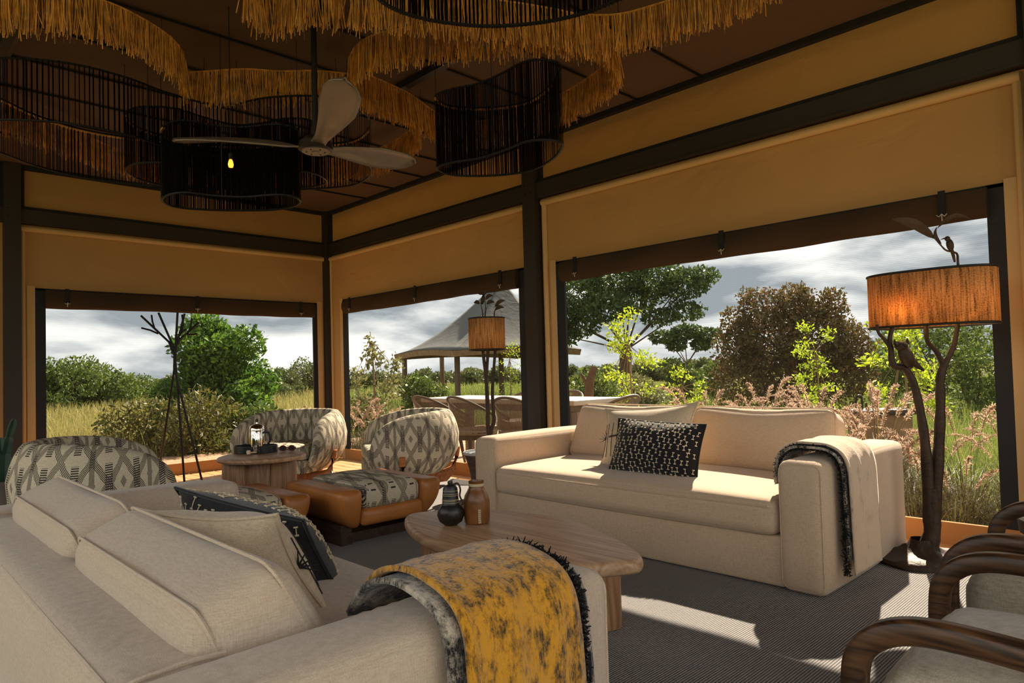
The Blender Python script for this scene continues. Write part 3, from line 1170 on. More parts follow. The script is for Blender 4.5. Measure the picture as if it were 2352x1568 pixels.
jar = thing('wooden_milk_jar', 'glossy brown carved jar with bead strip on the coffee table', 'jar', tuple(at(1096, 1200, z=0.405)))
prof = [(0.0, 0.0), (0.05, 0.0), (0.057, 0.006), (0.060, 0.03), (0.060, 0.10), (0.055, 0.125), (0.042, 0.147), (0.035, 0.162), (0.034, 0.178), (0.037, 0.19), (0.034, 0.192), (0.030, 0.18), (0.030, 0.12), (0.0, 0.11)]
MB().lathe(prof, 32).build('jar_body', 'clay_brown', jar)
MB().lathe([(0.0345, 0.168), (0.0362, 0.169), (0.0362, 0.180), (0.0345, 0.181)], 30, cap=False).build('neck_band', 'bead_cream', jar)
cd = Vector((-_f.x, -_f.y, 0)).normalized()
ca = math.atan2(cd.y, cd.x) + 0.25
bd = MB()
for k in range(7):
    z = 0.006 + k * 0.009
    for da in (-0.05, 0.05):
        c = (0.061 * math.cos(ca + da), 0.061 * math.sin(ca + da), z + 0.004)
        bd.tube([c, (c[0], c[1], c[2] + 0.007)], 0.0032, 6)
tag(bd.build('bead_strip', 'bead_cream', jar), kind='stuff')

# tray and coffee things on the side table
tc_ = at(587, 1038, z=0.502)
tray = thing('serving_tray', 'oval black lacquered tray with cut-out handles on the side table', 'tray', tuple(tc_), math.atan2(CR.y, CR.x))
ov = lambda a, b: [(a * math.cos(t), b * math.sin(t)) for t in np.linspace(0, 2 * PI, 48, endpoint=False)]
MB().prism(ov(0.165, 0.125), 0.0, 0.006).build('tray_base', 'lacquer_black', tray)
mb = MB()
O_, I_ = ov(0.17, 0.13), ov(0.163, 0.123)
zt = lambda k: 0.055
vs, fs = [], []
for k in range(48):
    vs += [(O_[k][0], O_[k][1], 0.0), (O_[k][0], O_[k][1], zt(k)), (I_[k][0], I_[k][1], zt(k)), (I_[k][0], I_[k][1], 0.0)]
HOLE = {34, 35, 36, 37, 10, 11, 12, 13}
for k in range(48):
    a, b = 4 * k, 4 * ((k + 1) % 48)
    fs += [(a + 1, b + 1, b + 2, a + 2)]
    fs += [(a, b, b + 1, a + 1), (a + 2, b + 2, b + 3, a + 3)]
mb.add(vs, fs).build('tray_wall', 'lacquer_black', tray)
for s in (-1, 1):
    MB().bar(spline([(-0.03, s * 0.131, 0.028), (0, s * 0.1335, 0.034), (0.03, s * 0.131, 0.028)], 5), 0.004, 0.010).build('handle_slot', 'border_black', tray)

fp = thing('french_press', 'polished steel coffee press standing in the oval tray', 'coffee press', tuple(at(586, 1040, z=0.508) + Vector((-0.03, 0.03, 0))), math.atan2(CR.y, CR.x))
MB().lathe([(0.0, 0.0), (0.048, 0.0), (0.05, 0.004), (0.05, 0.135), (0.047, 0.14)], 30).build('body', 'chrome', fp)
MB().lathe([(0.051, 0.138), (0.051, 0.146), (0.045, 0.163), (0.028, 0.174), (0.006, 0.178), (0.004, 0.19)], 30).build('lid', 'chrome', fp)
MB().lathe([(0.0, 0.188), (0.010, 0.19), (0.012, 0.2), (0.008, 0.208), (0.0, 0.21)], 14).build('knob', 'clay_black', fp)
MB().bar(spline([(0.048, 0, 0.125), (0.085, 0, 0.12), (0.09, 0, 0.07), (0.05, 0, 0.03)], 6), 0.014, 0.008, (0, 1, 0)).build('handle', 'lacquer_black', fp)
fp.scale = (1.12, 1.12, 1.25)
cupj = thing('glass_sugar_jar', 'small glass jar of brown sugar beside the coffee press', 'jar', tuple(at(613, 1031, z=0.508) + Vector((-0.01, 0.02, 0))))
MB().lathe([(0.0, 0.002), (0.03, 0.0), (0.042, 0.01), (0.044, 0.055), (0.041, 0.055), (0.039, 0.012), (0.0, 0.006)], 24).build('glass_wall', 'clear_glass', cupj)
MB().lathe([(0.0, 0.008), (0.036, 0.010), (0.037, 0.03), (0.0, 0.034)], 20).build('sugar', 'coffee_beans', cupj)
MB().lathe([(0.0, 0.056), (0.044, 0.056), (0.045, 0.063), (0.0, 0.064)], 24).build('lid', 'bead_cream', cupj)
sp = thing('wooden_scoop', 'small pale wooden scoop lying at the front of the tray', 'scoop', tuple(at(571, 1043, z=0.509)), 0.6)
MB().lathe([(0.0, 0.0), (0.014, 0.001), (0.017, 0.02), (0.013, 0.03), (0.0, 0.028)], 14).build('bowl', 'ceramic_cream', sp)
MB().tube([(0.015, 0, 0.012), (0.06, 0.01, 0.014)], 0.005, 8).build('handle', 'ceramic_cream', sp)
mlk = thing('milk_jug', 'tiny dark jug between the press and the sugar jar', 'jug', tuple(at(598, 1040, z=0.509) + Vector((0.02, -0.015, 0))))
MB().lathe([(0.0, 0.0), (0.016, 0.0), (0.02, 0.02), (0.014, 0.045), (0.016, 0.052), (0.012, 0.05), (0.0, 0.03)], 16).build('body', 'clay_black', mlk)
MB().tube(spline([(0.016, 0, 0.045), (0.03, 0, 0.035), (0.018, 0, 0.015)], 4), 0.003, 6).build('handle', 'clay_black', mlk)

sg = thing('sunglasses', 'tortoiseshell sunglasses folded on the side table edge', 'sunglasses', tuple(at(660, 1036, z=0.503)), math.atan2(CR.y, CR.x) + 0.12)
for s in (-1, 1):
    c = s * 0.034
    rim = [(c + 0.027 * math.cos(a), -0.004 * math.cos(a) * s, 0.022 + 0.021 * math.sin(a) * (1 + 0.15 * math.sin(a))) for a in np.linspace(0, 2 * PI, 20, endpoint=False)]
    MB().tube(rim, 0.0035, 6, True).build('rim', 'tortoise', sg)
    MB().add([(p[0], p[1] + d, p[2]) for d in (-0.001, 0.001) for p in rim], [tuple(range(20)), tuple(range(39, 19, -1))] + [(k, (k + 1) % 20, 20 + (k + 1) % 20, 20 + k) for k in range(20)]).build('lens', 'lens_dark', sg, smooth=False)
    MB().tube(spline([(s * 0.062, 0, 0.032), (s * 0.055, 0.05, 0.012), (s * 0.01, 0.075, 0.006), (-s * 0.04, 0.08, 0.004)], 5), 0.0028, 6).build('temple', 'tortoise', sg)
MB().tube(spline([(-0.008, 0, 0.028), (0, 0.002, 0.033), (0.008, 0, 0.028)], 4), 0.003, 6).build('bridge', 'tortoise', sg)


# ---------------------------------------------------------------- ottomans
def ottoman(label, loc, L=0.80, D=0.74, H=0.37):
    """L along y with leather end caps, D along x"""
    t = thing('ottoman', label, 'ottoman', loc, 0, 'leather ended ottomans by the side table')
    cap = 0.17
    for s in (-1, 1):
        # rounded-belly leather end cap
        y0, y1 = (s * L / 2 - s * cap), s * L / 2
        m = MB().sbox((-D / 2, min(y0, y1), 0.115), (D / 2, max(y0, y1), H), 0.035, 6, (0.02, 0.012, 0.0))
        for i, v in enumerate(m.v):
            k = (v[2] - 0.115) / (H - 0.115)
            f_ = 1 - 0.72 * (1 - k) ** 2.6
            yy = v[1] if s * v[1] < L / 2 - cap + 0.01 else s * (L / 2 - cap) + (v[1] - s * (L / 2 - cap)) * f_
            m.v[i] = (v[0] * (1 - 0.16 * (1 - k) ** 2.2), yy, v[2])
        m.build('leather_end', 'leather_tan', t)
    for s in (-1, 1):
        MB().sbox((s * D / 2 - 0.07 if s > 0 else -D / 2, -L / 2 + cap - 0.01, 0.13), (D / 2 if s > 0 else -D / 2 + 0.07, L / 2 - cap + 0.01, 0.245), 0.04, 4, (0.012, 0, 0)).build('leather_rail', 'leather_tan', t)
    c = MB()
    a, b = (-D / 2 + 0.012, -L / 2 + cap + 0.004, 0.225), (D / 2 - 0.012, L / 2 - cap - 0.004, H + 0.012)
    c.sbox(a, b, 0.045, 8, (0.01, 0.0, 0.03))
    c.uv = [(y + 0.4 * (z if abs(y) > L / 2 - cap - 0.03 else 0), x * 0.8 + z) for x, y, z in c.v]
    c.build('cushion', 'geometric_cloth', t, uv=True)
    MB().box((-D / 2 + 0.12, -L / 2 + 0.14, 0.012), (D / 2 - 0.14, L / 2 - 0.14, 0.075)).build('plinth', 'dark_oak', t, smooth=False)
    for s in (-1, 1):
        MB().box((-D / 2 + 0.10, s * 0.30 - 0.04, 0.012), (D / 2 - 0.10, s * 0.30 + 0.04, 0.14)).build('foot', 'dark_oak', t, smooth=False)
    return t


ottoman('tan leather ended ottoman with patterned cushion nearer the tub chair by the sofa', (-4.16, 2.58, 0))
ottoman('tan leather ended ottoman half hidden behind the foreground sofa arm', (-4.28, 1.66, 0))


# ---------------------------------------------------------------- tub armchairs
def tub_mesh():
    """horseshoe shell: section swept round a U; uv in metres"""
    m = MB()
    nt, R_, ln = 52, 0.41, 0.36
    path = []
    arc = PI * R_
    tot = arc + 2 * ln
    for i in range(nt + 1):
        s = tot * i / nt
        if s < ln:
            p, nr = (-R_, -ln + s), (-1, 0)
            p = (-R_, -(ln - s))
        elif s < ln + arc:
            a = PI - (s - ln) / R_
            p, nr = (R_ * math.cos(a), R_ * math.sin(a)), (math.cos(a), math.sin(a))
        else:
            p, nr = (R_, -(s - ln - arc)), (1, 0)
        path.append((p, nr, s))
    k = 22
    rows, uvs = [], []
    for p, nr, s in path:
        q = abs(2 * s / tot - 1)                      # 0 at the back, 1 at the arm fronts
        top = 0.42 + 0.325 * max(0.0, 1 - q ** 4.0) ** 0.50
        bot = 0.15 + 0.10 * q ** 5
        th = 0.15 * (1 - 0.35 * q ** 6)
        endf = 1.0 if q < 0.9 else math.sqrt(max(0.02, 1 - ((q - 0.9) / 0.1) ** 2 * 0.97))
        zc = (top + bot) / 2
        hh = (top - bot) / 2 * (0.45 + 0.55 * endf)
        row, ur = [], []
        per = 0.0
        for j in range(k + 1):
            a = -PI / 2 + 2 * PI * j / k               # bottom -> outer -> top -> inner -> bottom
            ca, sa = math.cos(a), math.sin(a)
            z = zc + hh * math.copysign(abs(sa) ** 0.75, sa)
            n_ = th / 2 * math.copysign(abs(ca) ** 0.6, ca) * endf
            kz = (z - 0.15) / 0.6
            n_ += 0.055 * math.sin(max(0, min(1, kz)) * PI) - 0.10 * (1 - min(1, kz * 1.8)) ** 2
            pt = (p[0] + nr[0] * n_, p[1] + nr[1] * n_, z)
            if row:
                per += (Vector(pt) - Vector(row[-1])).length
            row.append(pt)
            ur.append((s * 1.12 + 0.03, per))
        rows.append(row)
        uvs.append(ur)
    vs = [v for r in rows for v in r]
    uv = [v for r in uvs for v in r]
    fs = []
    for i in range(nt):
        for j in range(k):
            a = i * (k + 1) + j
            fs.append((a, a + k + 1, a + k + 2, a + 1))
    e0 = [j for j in range(k)]
    e1 = [nt * (k + 1) + j for j in range(k)]
    fs += [tuple(e0), tuple(e1[::-1])]
    return m.add(vs, fs, uv)


def tub_chair(label, loc, rz):
    t = thing('tub_armchair', label, 'armchair', loc, rz, 'patterned tub armchairs round the side table')
    tub_mesh().build('shell', 'geometric_cloth', t, uv=True, angle=70)
    out = [(0.36 * math.cos(a), 0.36 * math.sin(a)) for a in np.linspace(0, PI, 16)] + [(-0.36, -0.28), (-0.32, -0.37), (0.32, -0.37), (0.36, -0.28)]
    for nm, z0, z1, r in (('seat_base', 0.16, 0.285, 0.02), ('seat_cushion', 0.29, 0.42, 0.04)):
        c = MB().prism(out, z0, z1, r, 4)
        c.uv = [(x + 0.5 * y, z + 0.9 * y) for x, y, z in c.v]
        c.build(nm, 'geometric_cloth', t, uv=True)
    MB().prism([(0.27 * math.cos(a), 0.27 * math.sin(a) + 0.03) for a in np.linspace(0, 2 * PI, 28, endpoint=False)], 0.012, 0.165).build('plinth', 'oak_warm', t)
    MB().bar([(0, 0.20, 0.09), (0, 0.40, 0.10), (0, 0.48, 0.16), (0, 0.52, 0.28), (0, 0.54, 0.37)], 0.055, [0.12, 0.12, 0.07, 0.04, 0.03], (0, 0.4, 1)).build('back_leg', 'oak_warm', t)
    for s in (-1, 1):
        MB().bar([(s * 0.18, -0.06, 0.08), (s * 0.37, -0.07, 0.085), (s * 0.455, -0.07, 0.15), (s * 0.50, -0.07, 0.28), (s * 0.52, -0.07, 0.36)], 0.055, [0.14, 0.14, 0.07, 0.04, 0.03], (s * 0.4, 0, 1)).build('side_leg', 'oak_warm', t)
    return t


# local chair opens towards -y
tub_chair('patterned tub armchair seen from behind at the left, beside the cactus pot', (-4.92, 1.20, 0), math.radians(168))
tub_chair('patterned tub armchair facing the camera by the corner post, behind the tray', (-6.55, 3.25, 0), math.radians(30))
tub_chair('patterned tub armchair with its back to the cream window sofa', (-5.42, 3.80, 0), math.radians(-28))


# ---------------------------------------------------------------- lamps, stand, chairs
def ball(mb, c, r, M=None, n=16, m_=10):
    k = len(mb.v)
    mb.lathe([(math.sin(PI * i / m_), -math.cos(PI * i / m_)) for i in range(m_ + 1)], n)
    S_ = Matrix.Diagonal((r[0], r[1], r[2], 1)) if not isinstance(r, (int, float)) else Matrix.Diagonal((r, r, r, 1))
    mb.xf(TRN(c) @ (M if M is not None else Matrix()) @ S_, k)
    return mb


def shade(t, c, a, b, z0, z1, power=2.0, n=64):
    """open oval drum of raffia with dark bound rims"""
    m = MB()
    vs, fs, uv = [], [], []
    per = 0
    pts = []
    for k in range(n + 1):
        an = 2 * PI * k / n
        cx, sx_ = math.cos(an), math.sin(an)
        pts.append((c[0] + a * math.copysign(abs(cx) ** (2 / power), cx), c[1] + b * math.copysign(abs(sx_) ** (2 / power), sx_)))
    for k in range(n + 1):
        if k:
            per += math.dist(pts[k], pts[k - 1])
        for z in (z0, z1):
            vs.append((pts[k][0], pts[k][1], z))
            uv.append((per, z))
    for k in range(n):
        fs.append((2 * k, 2 * k + 2, 2 * k + 3, 2 * k + 1))
    s = m.add(vs, fs, uv).build('lamp_shade', 'raffia_shade', t, uv=True)
    so = s.modifiers.new('thick', 'SOLIDIFY')
    so.thickness = 0.004
    for z in (z0, z1):
        MB().tube([(p[0], p[1], z) for p in pts[:-1]], 0.0065, 6, True).build('rim', 'iron_black', s)
    return s


def leaf_blade(mb, a, b, w, up, bow=0.15):
    """metal leaf from a to b"""
    a, b = Vector(a), Vector(b)
    t = b - a
    x = (t.cross(_f).normalized() * 0.9 + t.cross(Vector(up)).normalized() * 0.35) * w
    u = Vector(up).normalized() * t.length * bow
    N = 8
    vs, fs = [], []
    for i in range(N + 1):
        q = i / N
        wd = math.sin(PI * q ** 0.8) ** 0.8 if 0 < q < 1 else 0.02
        c = a + t * q + u * math.sin(PI * q)
        dz = Vector(up).normalized() * 0.15 * w * wd
        vs += [c - x * wd + dz, c, c + x * wd + dz]
        vs += [v + Vector((0, 0, -0.002)) for v in vs[-3:]]
    for i in range(N):
        p, q = 6 * i, 6 * (i + 1)
        fs += [(p, p + 1, q + 1, q), (p + 1, p + 2, q + 2, q + 1), (p + 3, q + 3, q + 4, p + 4), (p + 4, q + 4, q + 5, p + 5), (p, q, q + 3, p + 3), (p + 2, p + 5, q + 5, q + 2)]
    return mb.add(vs, fs)


LB = at(2120, 1288, z=0.012)
LD = (LB - Vector((0, 0, CAM_H))).dot(_f)
lamp = thing('floor_lamp', 'tall bronze branch floor lamp with owl and oval raffia shade beside the right window', 'lamp', tuple(LB))


def lp(x, y, dd=0.0):
    return at(x, y, d=LD + dd) - LB


# cast base: uneven disc with root flare
bm = MB()
rings = [(0.235, 0.0), (0.242, 0.015), (0.238, 0.032), (0.19, 0.042), (0.12, 0.05), (0.075, 0.075), (0.055, 0.12)]
vs, fs = [], []
nn = 36
for i, (r, z) in enumerate(rings):
    for k in range(nn):
        a = 2 * PI * k / nn
        w = 1 + 0.05 * math.sin(3 * a + i) + 0.03 * math.sin(7 * a)
        vs.append((r * w * math.cos(a), r * w * math.sin(a), z + (0.008 * math.sin(5 * a + i) if 2 < i < 6 else 0)))
for i in range(len(rings) - 1):
    for k in range(nn):
        fs.append((i * nn + k, i * nn + (k + 1) % nn, (i + 1) * nn + (k + 1) % nn, (i + 1) * nn + k))
fs.append(tuple(range(nn - 1, -1, -1)))
bm.add(vs, fs).build('cast_base', 'bronze_dark', lamp)
px = LD / F_PX


def branch(pts, wid, name='branch', base=None, dd=None):
    P_ = [lp(x, y, (dd[i] if dd else 0)) for i, (x, y) in enumerate(pts)]
    if base is not None:
        P_[0] = Vector(base)
    q = spline([tuple(p) for p in P_], 5)
    w = np.interp(np.linspace(0, 1, len(q)), np.linspace(0, 1, len(wid)), wid)
    w = [x * px * 0.34 * (1 + 0.06 * math.sin(i * 1.7)) for i, x in enumerate(w)]
    return MB().tube(q, w, 10).build(name, 'bronze_dark', lamp)


branch([(2130, 1290), (2139, 1235), (2141, 1180), (2140, 1120)], [66, 54, 50, 44], 'trunk', (0, 0, 0.04))
branch([(2136, 1200), (2128, 1050), (2115, 950), (2098, 880), (2078, 846), (2052, 838), (2046, 800), (2044, 775), (2052, 745)], [44, 34, 28, 26, 24, 22, 18, 15, 14])
branch([(2046, 802), (2032, 780), (2018, 764), (2014, 745)], [13, 12, 10, 10])
branch([(2144, 1200), (2155, 1050), (2160, 940), (2160, 870), (2170, 834)], [44, 36, 31, 28, 26])
branch([(2168, 840), (2150, 806), (2130, 782), (2127, 740)], [20, 16, 14, 20])
branch([(2168, 840), (2188, 800), (2196, 770), (2200, 735)], [20, 16, 14, 14])
zs0, zs1 = at(2138, 748, d=LD).z - LB.z, at(2138, 626, d=LD).z - LB.z
scx = lp(2138, 690)
shade(lamp, (scx.x, scx.y), 0.305, 0.18, zs0, zs1, 2.5)
for bx in (2080, 2190):
    bp = lp(bx, 700)
    MB().lathe([(0.0, -0.03), (0.02, -0.02), (0.026, 0.0), (0.018, 0.025), (0.012, 0.05)], 14).xf(TRN(bp)).build('bulb', 'bulb_glow', lamp)
    ld = bpy.data.lights.new('bulb_light', 'POINT')
    ld.energy, ld.color, ld.shadow_soft_size = 1.5, (1.0, 0.72, 0.40), 0.05
    lo = bpy.data.objects.new('bulb_light', ld)
    COL.objects.link(lo)
    lo.parent = lamp
    lo.location = bp + Vector((0, 0, -0.035))
# finial branch, leaves and sunbird above the shade
branch([(2205, 700), (2202, 640), (2200, 600), (2198, 583), (2186, 578), (2172, 574), (2160, 562), (2140, 540)], [10, 9, 8, 7, 7, 6, 5, 3], 'finial_stem')
m = MB()
leaf_blade(m, lp(2148, 548), lp(2048, 503), 0.026, CU, 0.10)
m.build('finial_leaf', 'bronze_dark', lamp)
m = MB()
leaf_blade(m, lp(2163, 560), lp(2152, 520), 0.016, -CR, 0.2)
leaf_blade(m, lp(2152, 524), lp(2230, 503), 0.012, CU, 0.22)
m.build('finial_leaf', 'bronze_dark', lamp)
bird = MB()
Mb = Matrix((CR, -_f, CU)).transposed().to_4x4()
ball(bird, lp(2182, 562), (0.018, 0.018, 0.034), Mb @ ROT(math.radians(-14), 4, 'Y'))
ball(bird, lp(2176, 548), (0.014, 0.013, 0.014), Mb)
bird.tube([lp(2172, 547), lp(2166, 548), lp(2160, 551)], [0.005, 0.003, 0.001], 6)
bird.tube([lp(2186, 574), lp(2190, 588), lp(2193, 602)], [0.009, 0.008, 0.005], 8)
bird.build('sunbird', 'bronze_dark', lamp)
# owl
owl = MB()
ball(owl, lp(2082, 818, -0.03), (0.036, 0.034, 0.066), Mb @ ROT(math.radians(-26), 4, 'Y'))
ball(owl, lp(2070, 794, -0.035), (0.034, 0.030, 0.028), Mb)
owl.tube([lp(2092, 826, -0.02), lp(2106, 838, -0.01), lp(2122, 851)], [0.026, 0.017, 0.006], 8, flat=0.5)
for dx, tip in ((-13, (2054, 779)), (14, (2084, 776))):
    owl.tube([lp(2070 + dx, 790, -0.035), lp(tip[0], tip[1], -0.04)], [0.012, 0.002], 7)
for dx in (-4, 6):
    owl.tube([lp(2080 + dx, 838, -0.02), lp(2078 + dx, 846)], 0.006, 6)
ow = owl.build('owl', 'bronze_dark', lamp)
for dx in (-9, 9):
    e = MB()
    ball(e, lp(2069 + dx, 792, -0.064), (0.010, 0.006, 0.010), Mb, 12, 8)
    e.build('eye', 'iron_black', ow)

# slimmer lamp behind the window sofa
L2 = Vector((-4.55, 4.28, 0.0))
D2 = (L2 - Vector((0, 0, CAM_H))).dot(_f)
lamp2 = thing('floor_lamp', 'slim three-stemmed floor lamp with round raffia shade behind the sofa', 'lamp', tuple(L2))


def l2(x, y, dd=0.0):
    return at(x, y, d=D2 + dd) - L2


p2 = D2 / F_PX
MB().lathe([(0.0, 0.0), (0.17, 0.0), (0.175, 0.012), (0.16, 0.028), (0.04, 0.035), (0.03, 0.06)], 28).build('base', 'bronze_dark', lamp2)
for pts, w in (([(1122, 0), (1124, 1005), (1120, 935), (1117, 870), (1112, 830), (1108, 798)], [9, 9, 9, 8, 7, 6]),
               ([(1117, 872), (1119, 840), (1121, 800)], [7, 6, 7]),
               ([(1128, 0), (1128, 1005), (1134, 965), (1131, 900), (1134, 850), (1138, 798)], [8, 8, 8, 7, 6, 6])):
    q = [l2(x, y) if y else Vector((0, 0, 0.04)) for x, y in pts]
    q = spline([tuple(v) for v in q], 5)
    MB().tube(q, [x * p2 * 0.55 for x in np.interp(np.linspace(0, 1, len(q)), np.linspace(0, 1, len(w)), w)], 8).build('stem', 'bronze_dark', lamp2)
c2 = l2(1118, 770)
shade(lamp2, (c2.x, c2.y), 44 * p2, 40 * p2, l2(1118, 803).z, l2(1118, 731).z, 2.0)
for pts in ([(1110, 735), (1108, 715), (1104, 695)], [(1113, 735), (1116, 710), (1114, 690)], [(1134, 735), (1136, 715), (1144, 700)]):
    MB().tube([l2(*p) for p in pts], [0.006, 0.005, 0.003], 6).build('finial_stem', 'bronze_dark', lamp2)
for a, b in (((1102, 697), (1088, 695)), ((1117, 698), (1136, 694)), ((1136, 705), (1160, 690)), ((1136, 712), (1158, 706)), ((1114, 688), (1132, 678)), ((1108, 680), (1120, 668)), ((1106, 676), (1096, 672))):
    m = MB()
    leaf_blade(m, l2(*a), l2(*b), 0.018, CU, 0.18)
    m.build('finial_leaf', 'bronze_dark', lamp2)
m = MB()
ball(m, l2(1109, 688), (0.018, 0.018, 0.045), Mb @ ROT(math.radians(10), 4, 'Y'))
ball(m, l2(1108, 674), (0.014, 0.014, 0.014), Mb)
m.build('finial_bird', 'bronze_dark', lamp2)

# black coat-stand sculpture by the left window
CS = at(443, 1108, z=0.0)
CS = Vector((-7.45, 2.55, 0.0))
DC = (CS - Vector((0, 0, CAM_H))).dot(_f)
cs = thing('coat_stand', 'black metal rod stand branching like a tree before the left window', 'stand', tuple(CS))


def c_(x, y, dd=0.0):
    return at(x, y, d=DC + dd) - CS


rr_ = 0.0115
feet = [c_(424, 1114), c_(466, 1108), c_(362, 1040, 0.5)]
for f_, (nx, ny) in zip(feet, ((405, 850), (402, 852), (400, 850))):
    f_.z = 0.0
    MB().tube([f_, c_(nx, ny), c_(401, 805)], rr_, 8).build('rod', 'iron_black', cs)
for pts in ([(401, 850), (400, 800), (364, 718)], [(402, 850), (403, 800), (408, 715)], [(402, 850), (404, 800), (424, 720)],
            [(400, 815), (388, 785), (324, 725)], [(355, 754), (350, 738), (348, 723)], [(363, 766), (345, 758), (325, 753)],
            [(408, 790), (412, 780), (457, 740)], [(435, 760), (438, 748), (441, 731)], [(430, 768), (440, 768), (453, 767)], [(415, 765), (421, 745), (418, 722)], [(412, 770), (418, 762), (427, 756)]):
    w = rr_ if len(pts) and pts[0][1] > 780 else rr_ * 0.8
    MB().tube([c_(*p) for p in pts], w, 8).build('rod', 'iron_black', cs)


# wooden armchairs on the right
def wood_chair(label, loc, rz=0.0):
    t = thing('wooden_armchair', label, 'armchair', loc, rz, 'dark wooden armchairs at the right edge')
    Wd = 0.66
    for y in (0.03, Wd - 0.03):
        p = spline([(0.05, y, 0.012), (0.025, y, 0.25), (0.02, y, 0.46), (0.045, y, 0.545), (0.13, y, 0.592), (0.30, y, 0.592), (0.52, y, 0.565), (0.76, y, 0.525)], 6)
        n_ = len(p)
        h_ = [float(np.interp(i / (n_ - 1), [0, .3, .45, .6, 1], [0.04, 0.045, 0.048, 0.046, 0.042])) for i in range(n_)]
        MB().bar(p, h_, 0.042, (0, 1, 0), e=0.14).build('arm', 'walnut', t, angle=50)
        MB().bar([(0.74, y, 0.012), (0.72, y, 0.3), (0.77, y, 0.55)], 0.045, 0.06, (1, 0, 0)).build('rear_leg', 'walnut', t)
        MB().bar([(0.04, y, 0.24), (0.74, y, 0.22)], 0.035, 0.07).build('side_rail', 'walnut', t)
    MB().bar([(0.05, 0.04, 0.24), (0.05, Wd - 0.04, 0.24)], 0.03, 0.07).build('front_rail', 'walnut', t)
    MB().sbox((0.05, 0.06, 0.28), (0.70, Wd - 0.06, 0.49), 0.055, 9, (0.02, 0.0, 0.035)).build('seat_cushion', 'linen_grey', t)
    M = TRN((0.66, 0, 0.40)) @ ROT(math.radians(14), 4, 'Y')
    MB().sbox((0, 0.07, 0), (0.13, Wd - 0.07, 0.48), 0.05, 7, (0.03, 0, 0.01)).xf(M).build('back_cushion', 'linen_grey', t)
    MB().bar([(0.77, 0.03, 0.52), (0.92, 0.05, 0.86)], 0.04, 0.05, (1, 0, 0)).build('back_stile', 'walnut', t)
    MB().bar([(0.77, Wd - 0.03, 0.52), (0.92, Wd - 0.05, 0.86)], 0.04, 0.05, (1, 0, 0)).build('back_stile', 'walnut', t)
    MB().bar([(0.91, 0.04, 0.85), (0.91, Wd - 0.04, 0.85)], 0.04, 0.06).build('top_rail', 'walnut', t)
    return t


wood_chair('dark wooden armchair with grey linen seat in the near bottom corner', (-0.54, 1.40, 0))
wood_chair('dark wooden armchair with grey linen seat behind the nearest one', (-0.57, 2.22, 0))
mt = thing('round_table', 'small round marble-topped black table behind the wooden armchairs', 'table', (-0.24, 3.36, 0))
MB().lathe([(0.0, 0.475), (0.33, 0.475), (0.34, 0.48), (0.34, 0.492), (0.33, 0.497), (0.0, 0.497)], 40).build('tabletop', 'marble_grey', mt)
MB().lathe([(0.0, 0.40), (0.30, 0.40), (0.325, 0.42), (0.33, 0.474), (0.0, 0.474)], 36).build('apron', 'iron_black', mt)
for k in range(4):
    a = PI / 4 + k * PI / 2
    MB().tube([(0.27 * math.cos(a), 0.27 * math.sin(a), 0.41), (0.16 * math.cos(a), 0.16 * math.sin(a), 0.2), (0.26 * math.cos(a), 0.26 * math.sin(a), 0.0)], 0.016, 8).build('leg', 'iron_black', mt)

dr = thing('drum_stool', 'dark flared drum stool between the tub armchair and the sofa', 'stool', (-4.45, 3.95, 0))
MB().lathe([(0.0, 0.013), (0.085, 0.013), (0.09, 0.02), (0.10, 0.14), (0.12, 0.26), (0.155, 0.37), (0.165, 0.39)], 30).build('drum_body', 'dark_oak', dr)
MB().lathe([(0.166, 0.38), (0.168, 0.402), (0.15, 0.408), (0.0, 0.406)], 30).build('drum_head', 'marble_grey', dr)

# cactus in a square pot at the left edge
CP = at(8, 1120, d=5.6)
pot = thing('potted_cactus', 'green candelabra cactus in a grey pot at the left edge', 'plant', (CP.x, CP.y, 0))
MB().lathe([(0.0, 0.0), (0.13, 0.0), (0.15, 0.02), (0.17, 0.30), (0.155, 0.31), (0.15, 0.28), (0.0, 0.27)], 28).build('pot', 'pot_grey', pot)
pb = MB()
for k in range(40):
    a, r = RND.uniform(0, 2 * PI), 0.145 * math.sqrt(RND.random())
    ball(pb, (r * math.cos(a), r * math.sin(a), 0.285), (RND.uniform(.012, .024), RND.uniform(.012, .02), 0.014), None, 8, 5)
tag(pb.build('pebbles', 'pebbles', pot), kind='stuff')


def cactus_limb(p0, p1, r):
    p0, p1 = Vector(p0), Vector(p1)
    m = MB()
    N = 10
    vs, fs = [], []
    t = (p1 - p0).normalized()
    x = t.orthogonal().normalized()
    y = t.cross(x)
    for i in range(N + 1):
        q = i / N
        rr2 = r * (0.75 + 0.25 * math.sin(q * PI)) * (1 if q < 0.95 else 0.6)
        for k in range(8):
            a = 2 * PI * k / 8
            w = 1.0 if k % 2 == 0 else 0.42
            vs.append(p0 + (p1 - p0) * q + (x * math.cos(a) + y * math.sin(a)) * rr2 * w)
    for i in range(N):
        for k in range(8):
            fs.append((i * 8 + k, i * 8 + (k + 1) % 8, (i + 1) * 8 + (k + 1) % 8, (i + 1) * 8 + k))
    fs.append(tuple(range(7, -1, -1)))
    fs.append(tuple(range(N * 8, N * 8 + 8)))
    return m.add(vs, fs).build('cactus_limb', 'cactus_green', pot)


pq = lambda x, y: at(x, y, d=5.6) - Vector((CP.x, CP.y, 0))
b0 = Vector((0, 0, 0.27))
cactus_limb(b0, pq(12, 1030), 0.06)
cactus_limb(pq(8, 1065), pq(22, 1000), 0.045)
cactus_limb(pq(19, 1008), pq(33, 962), 0.034)
cactus_limb(pq(4, 1060), pq(0, 1005), 0.045)
cactus_limb(pq(-6, 1060), pq(-22, 985), 0.045)


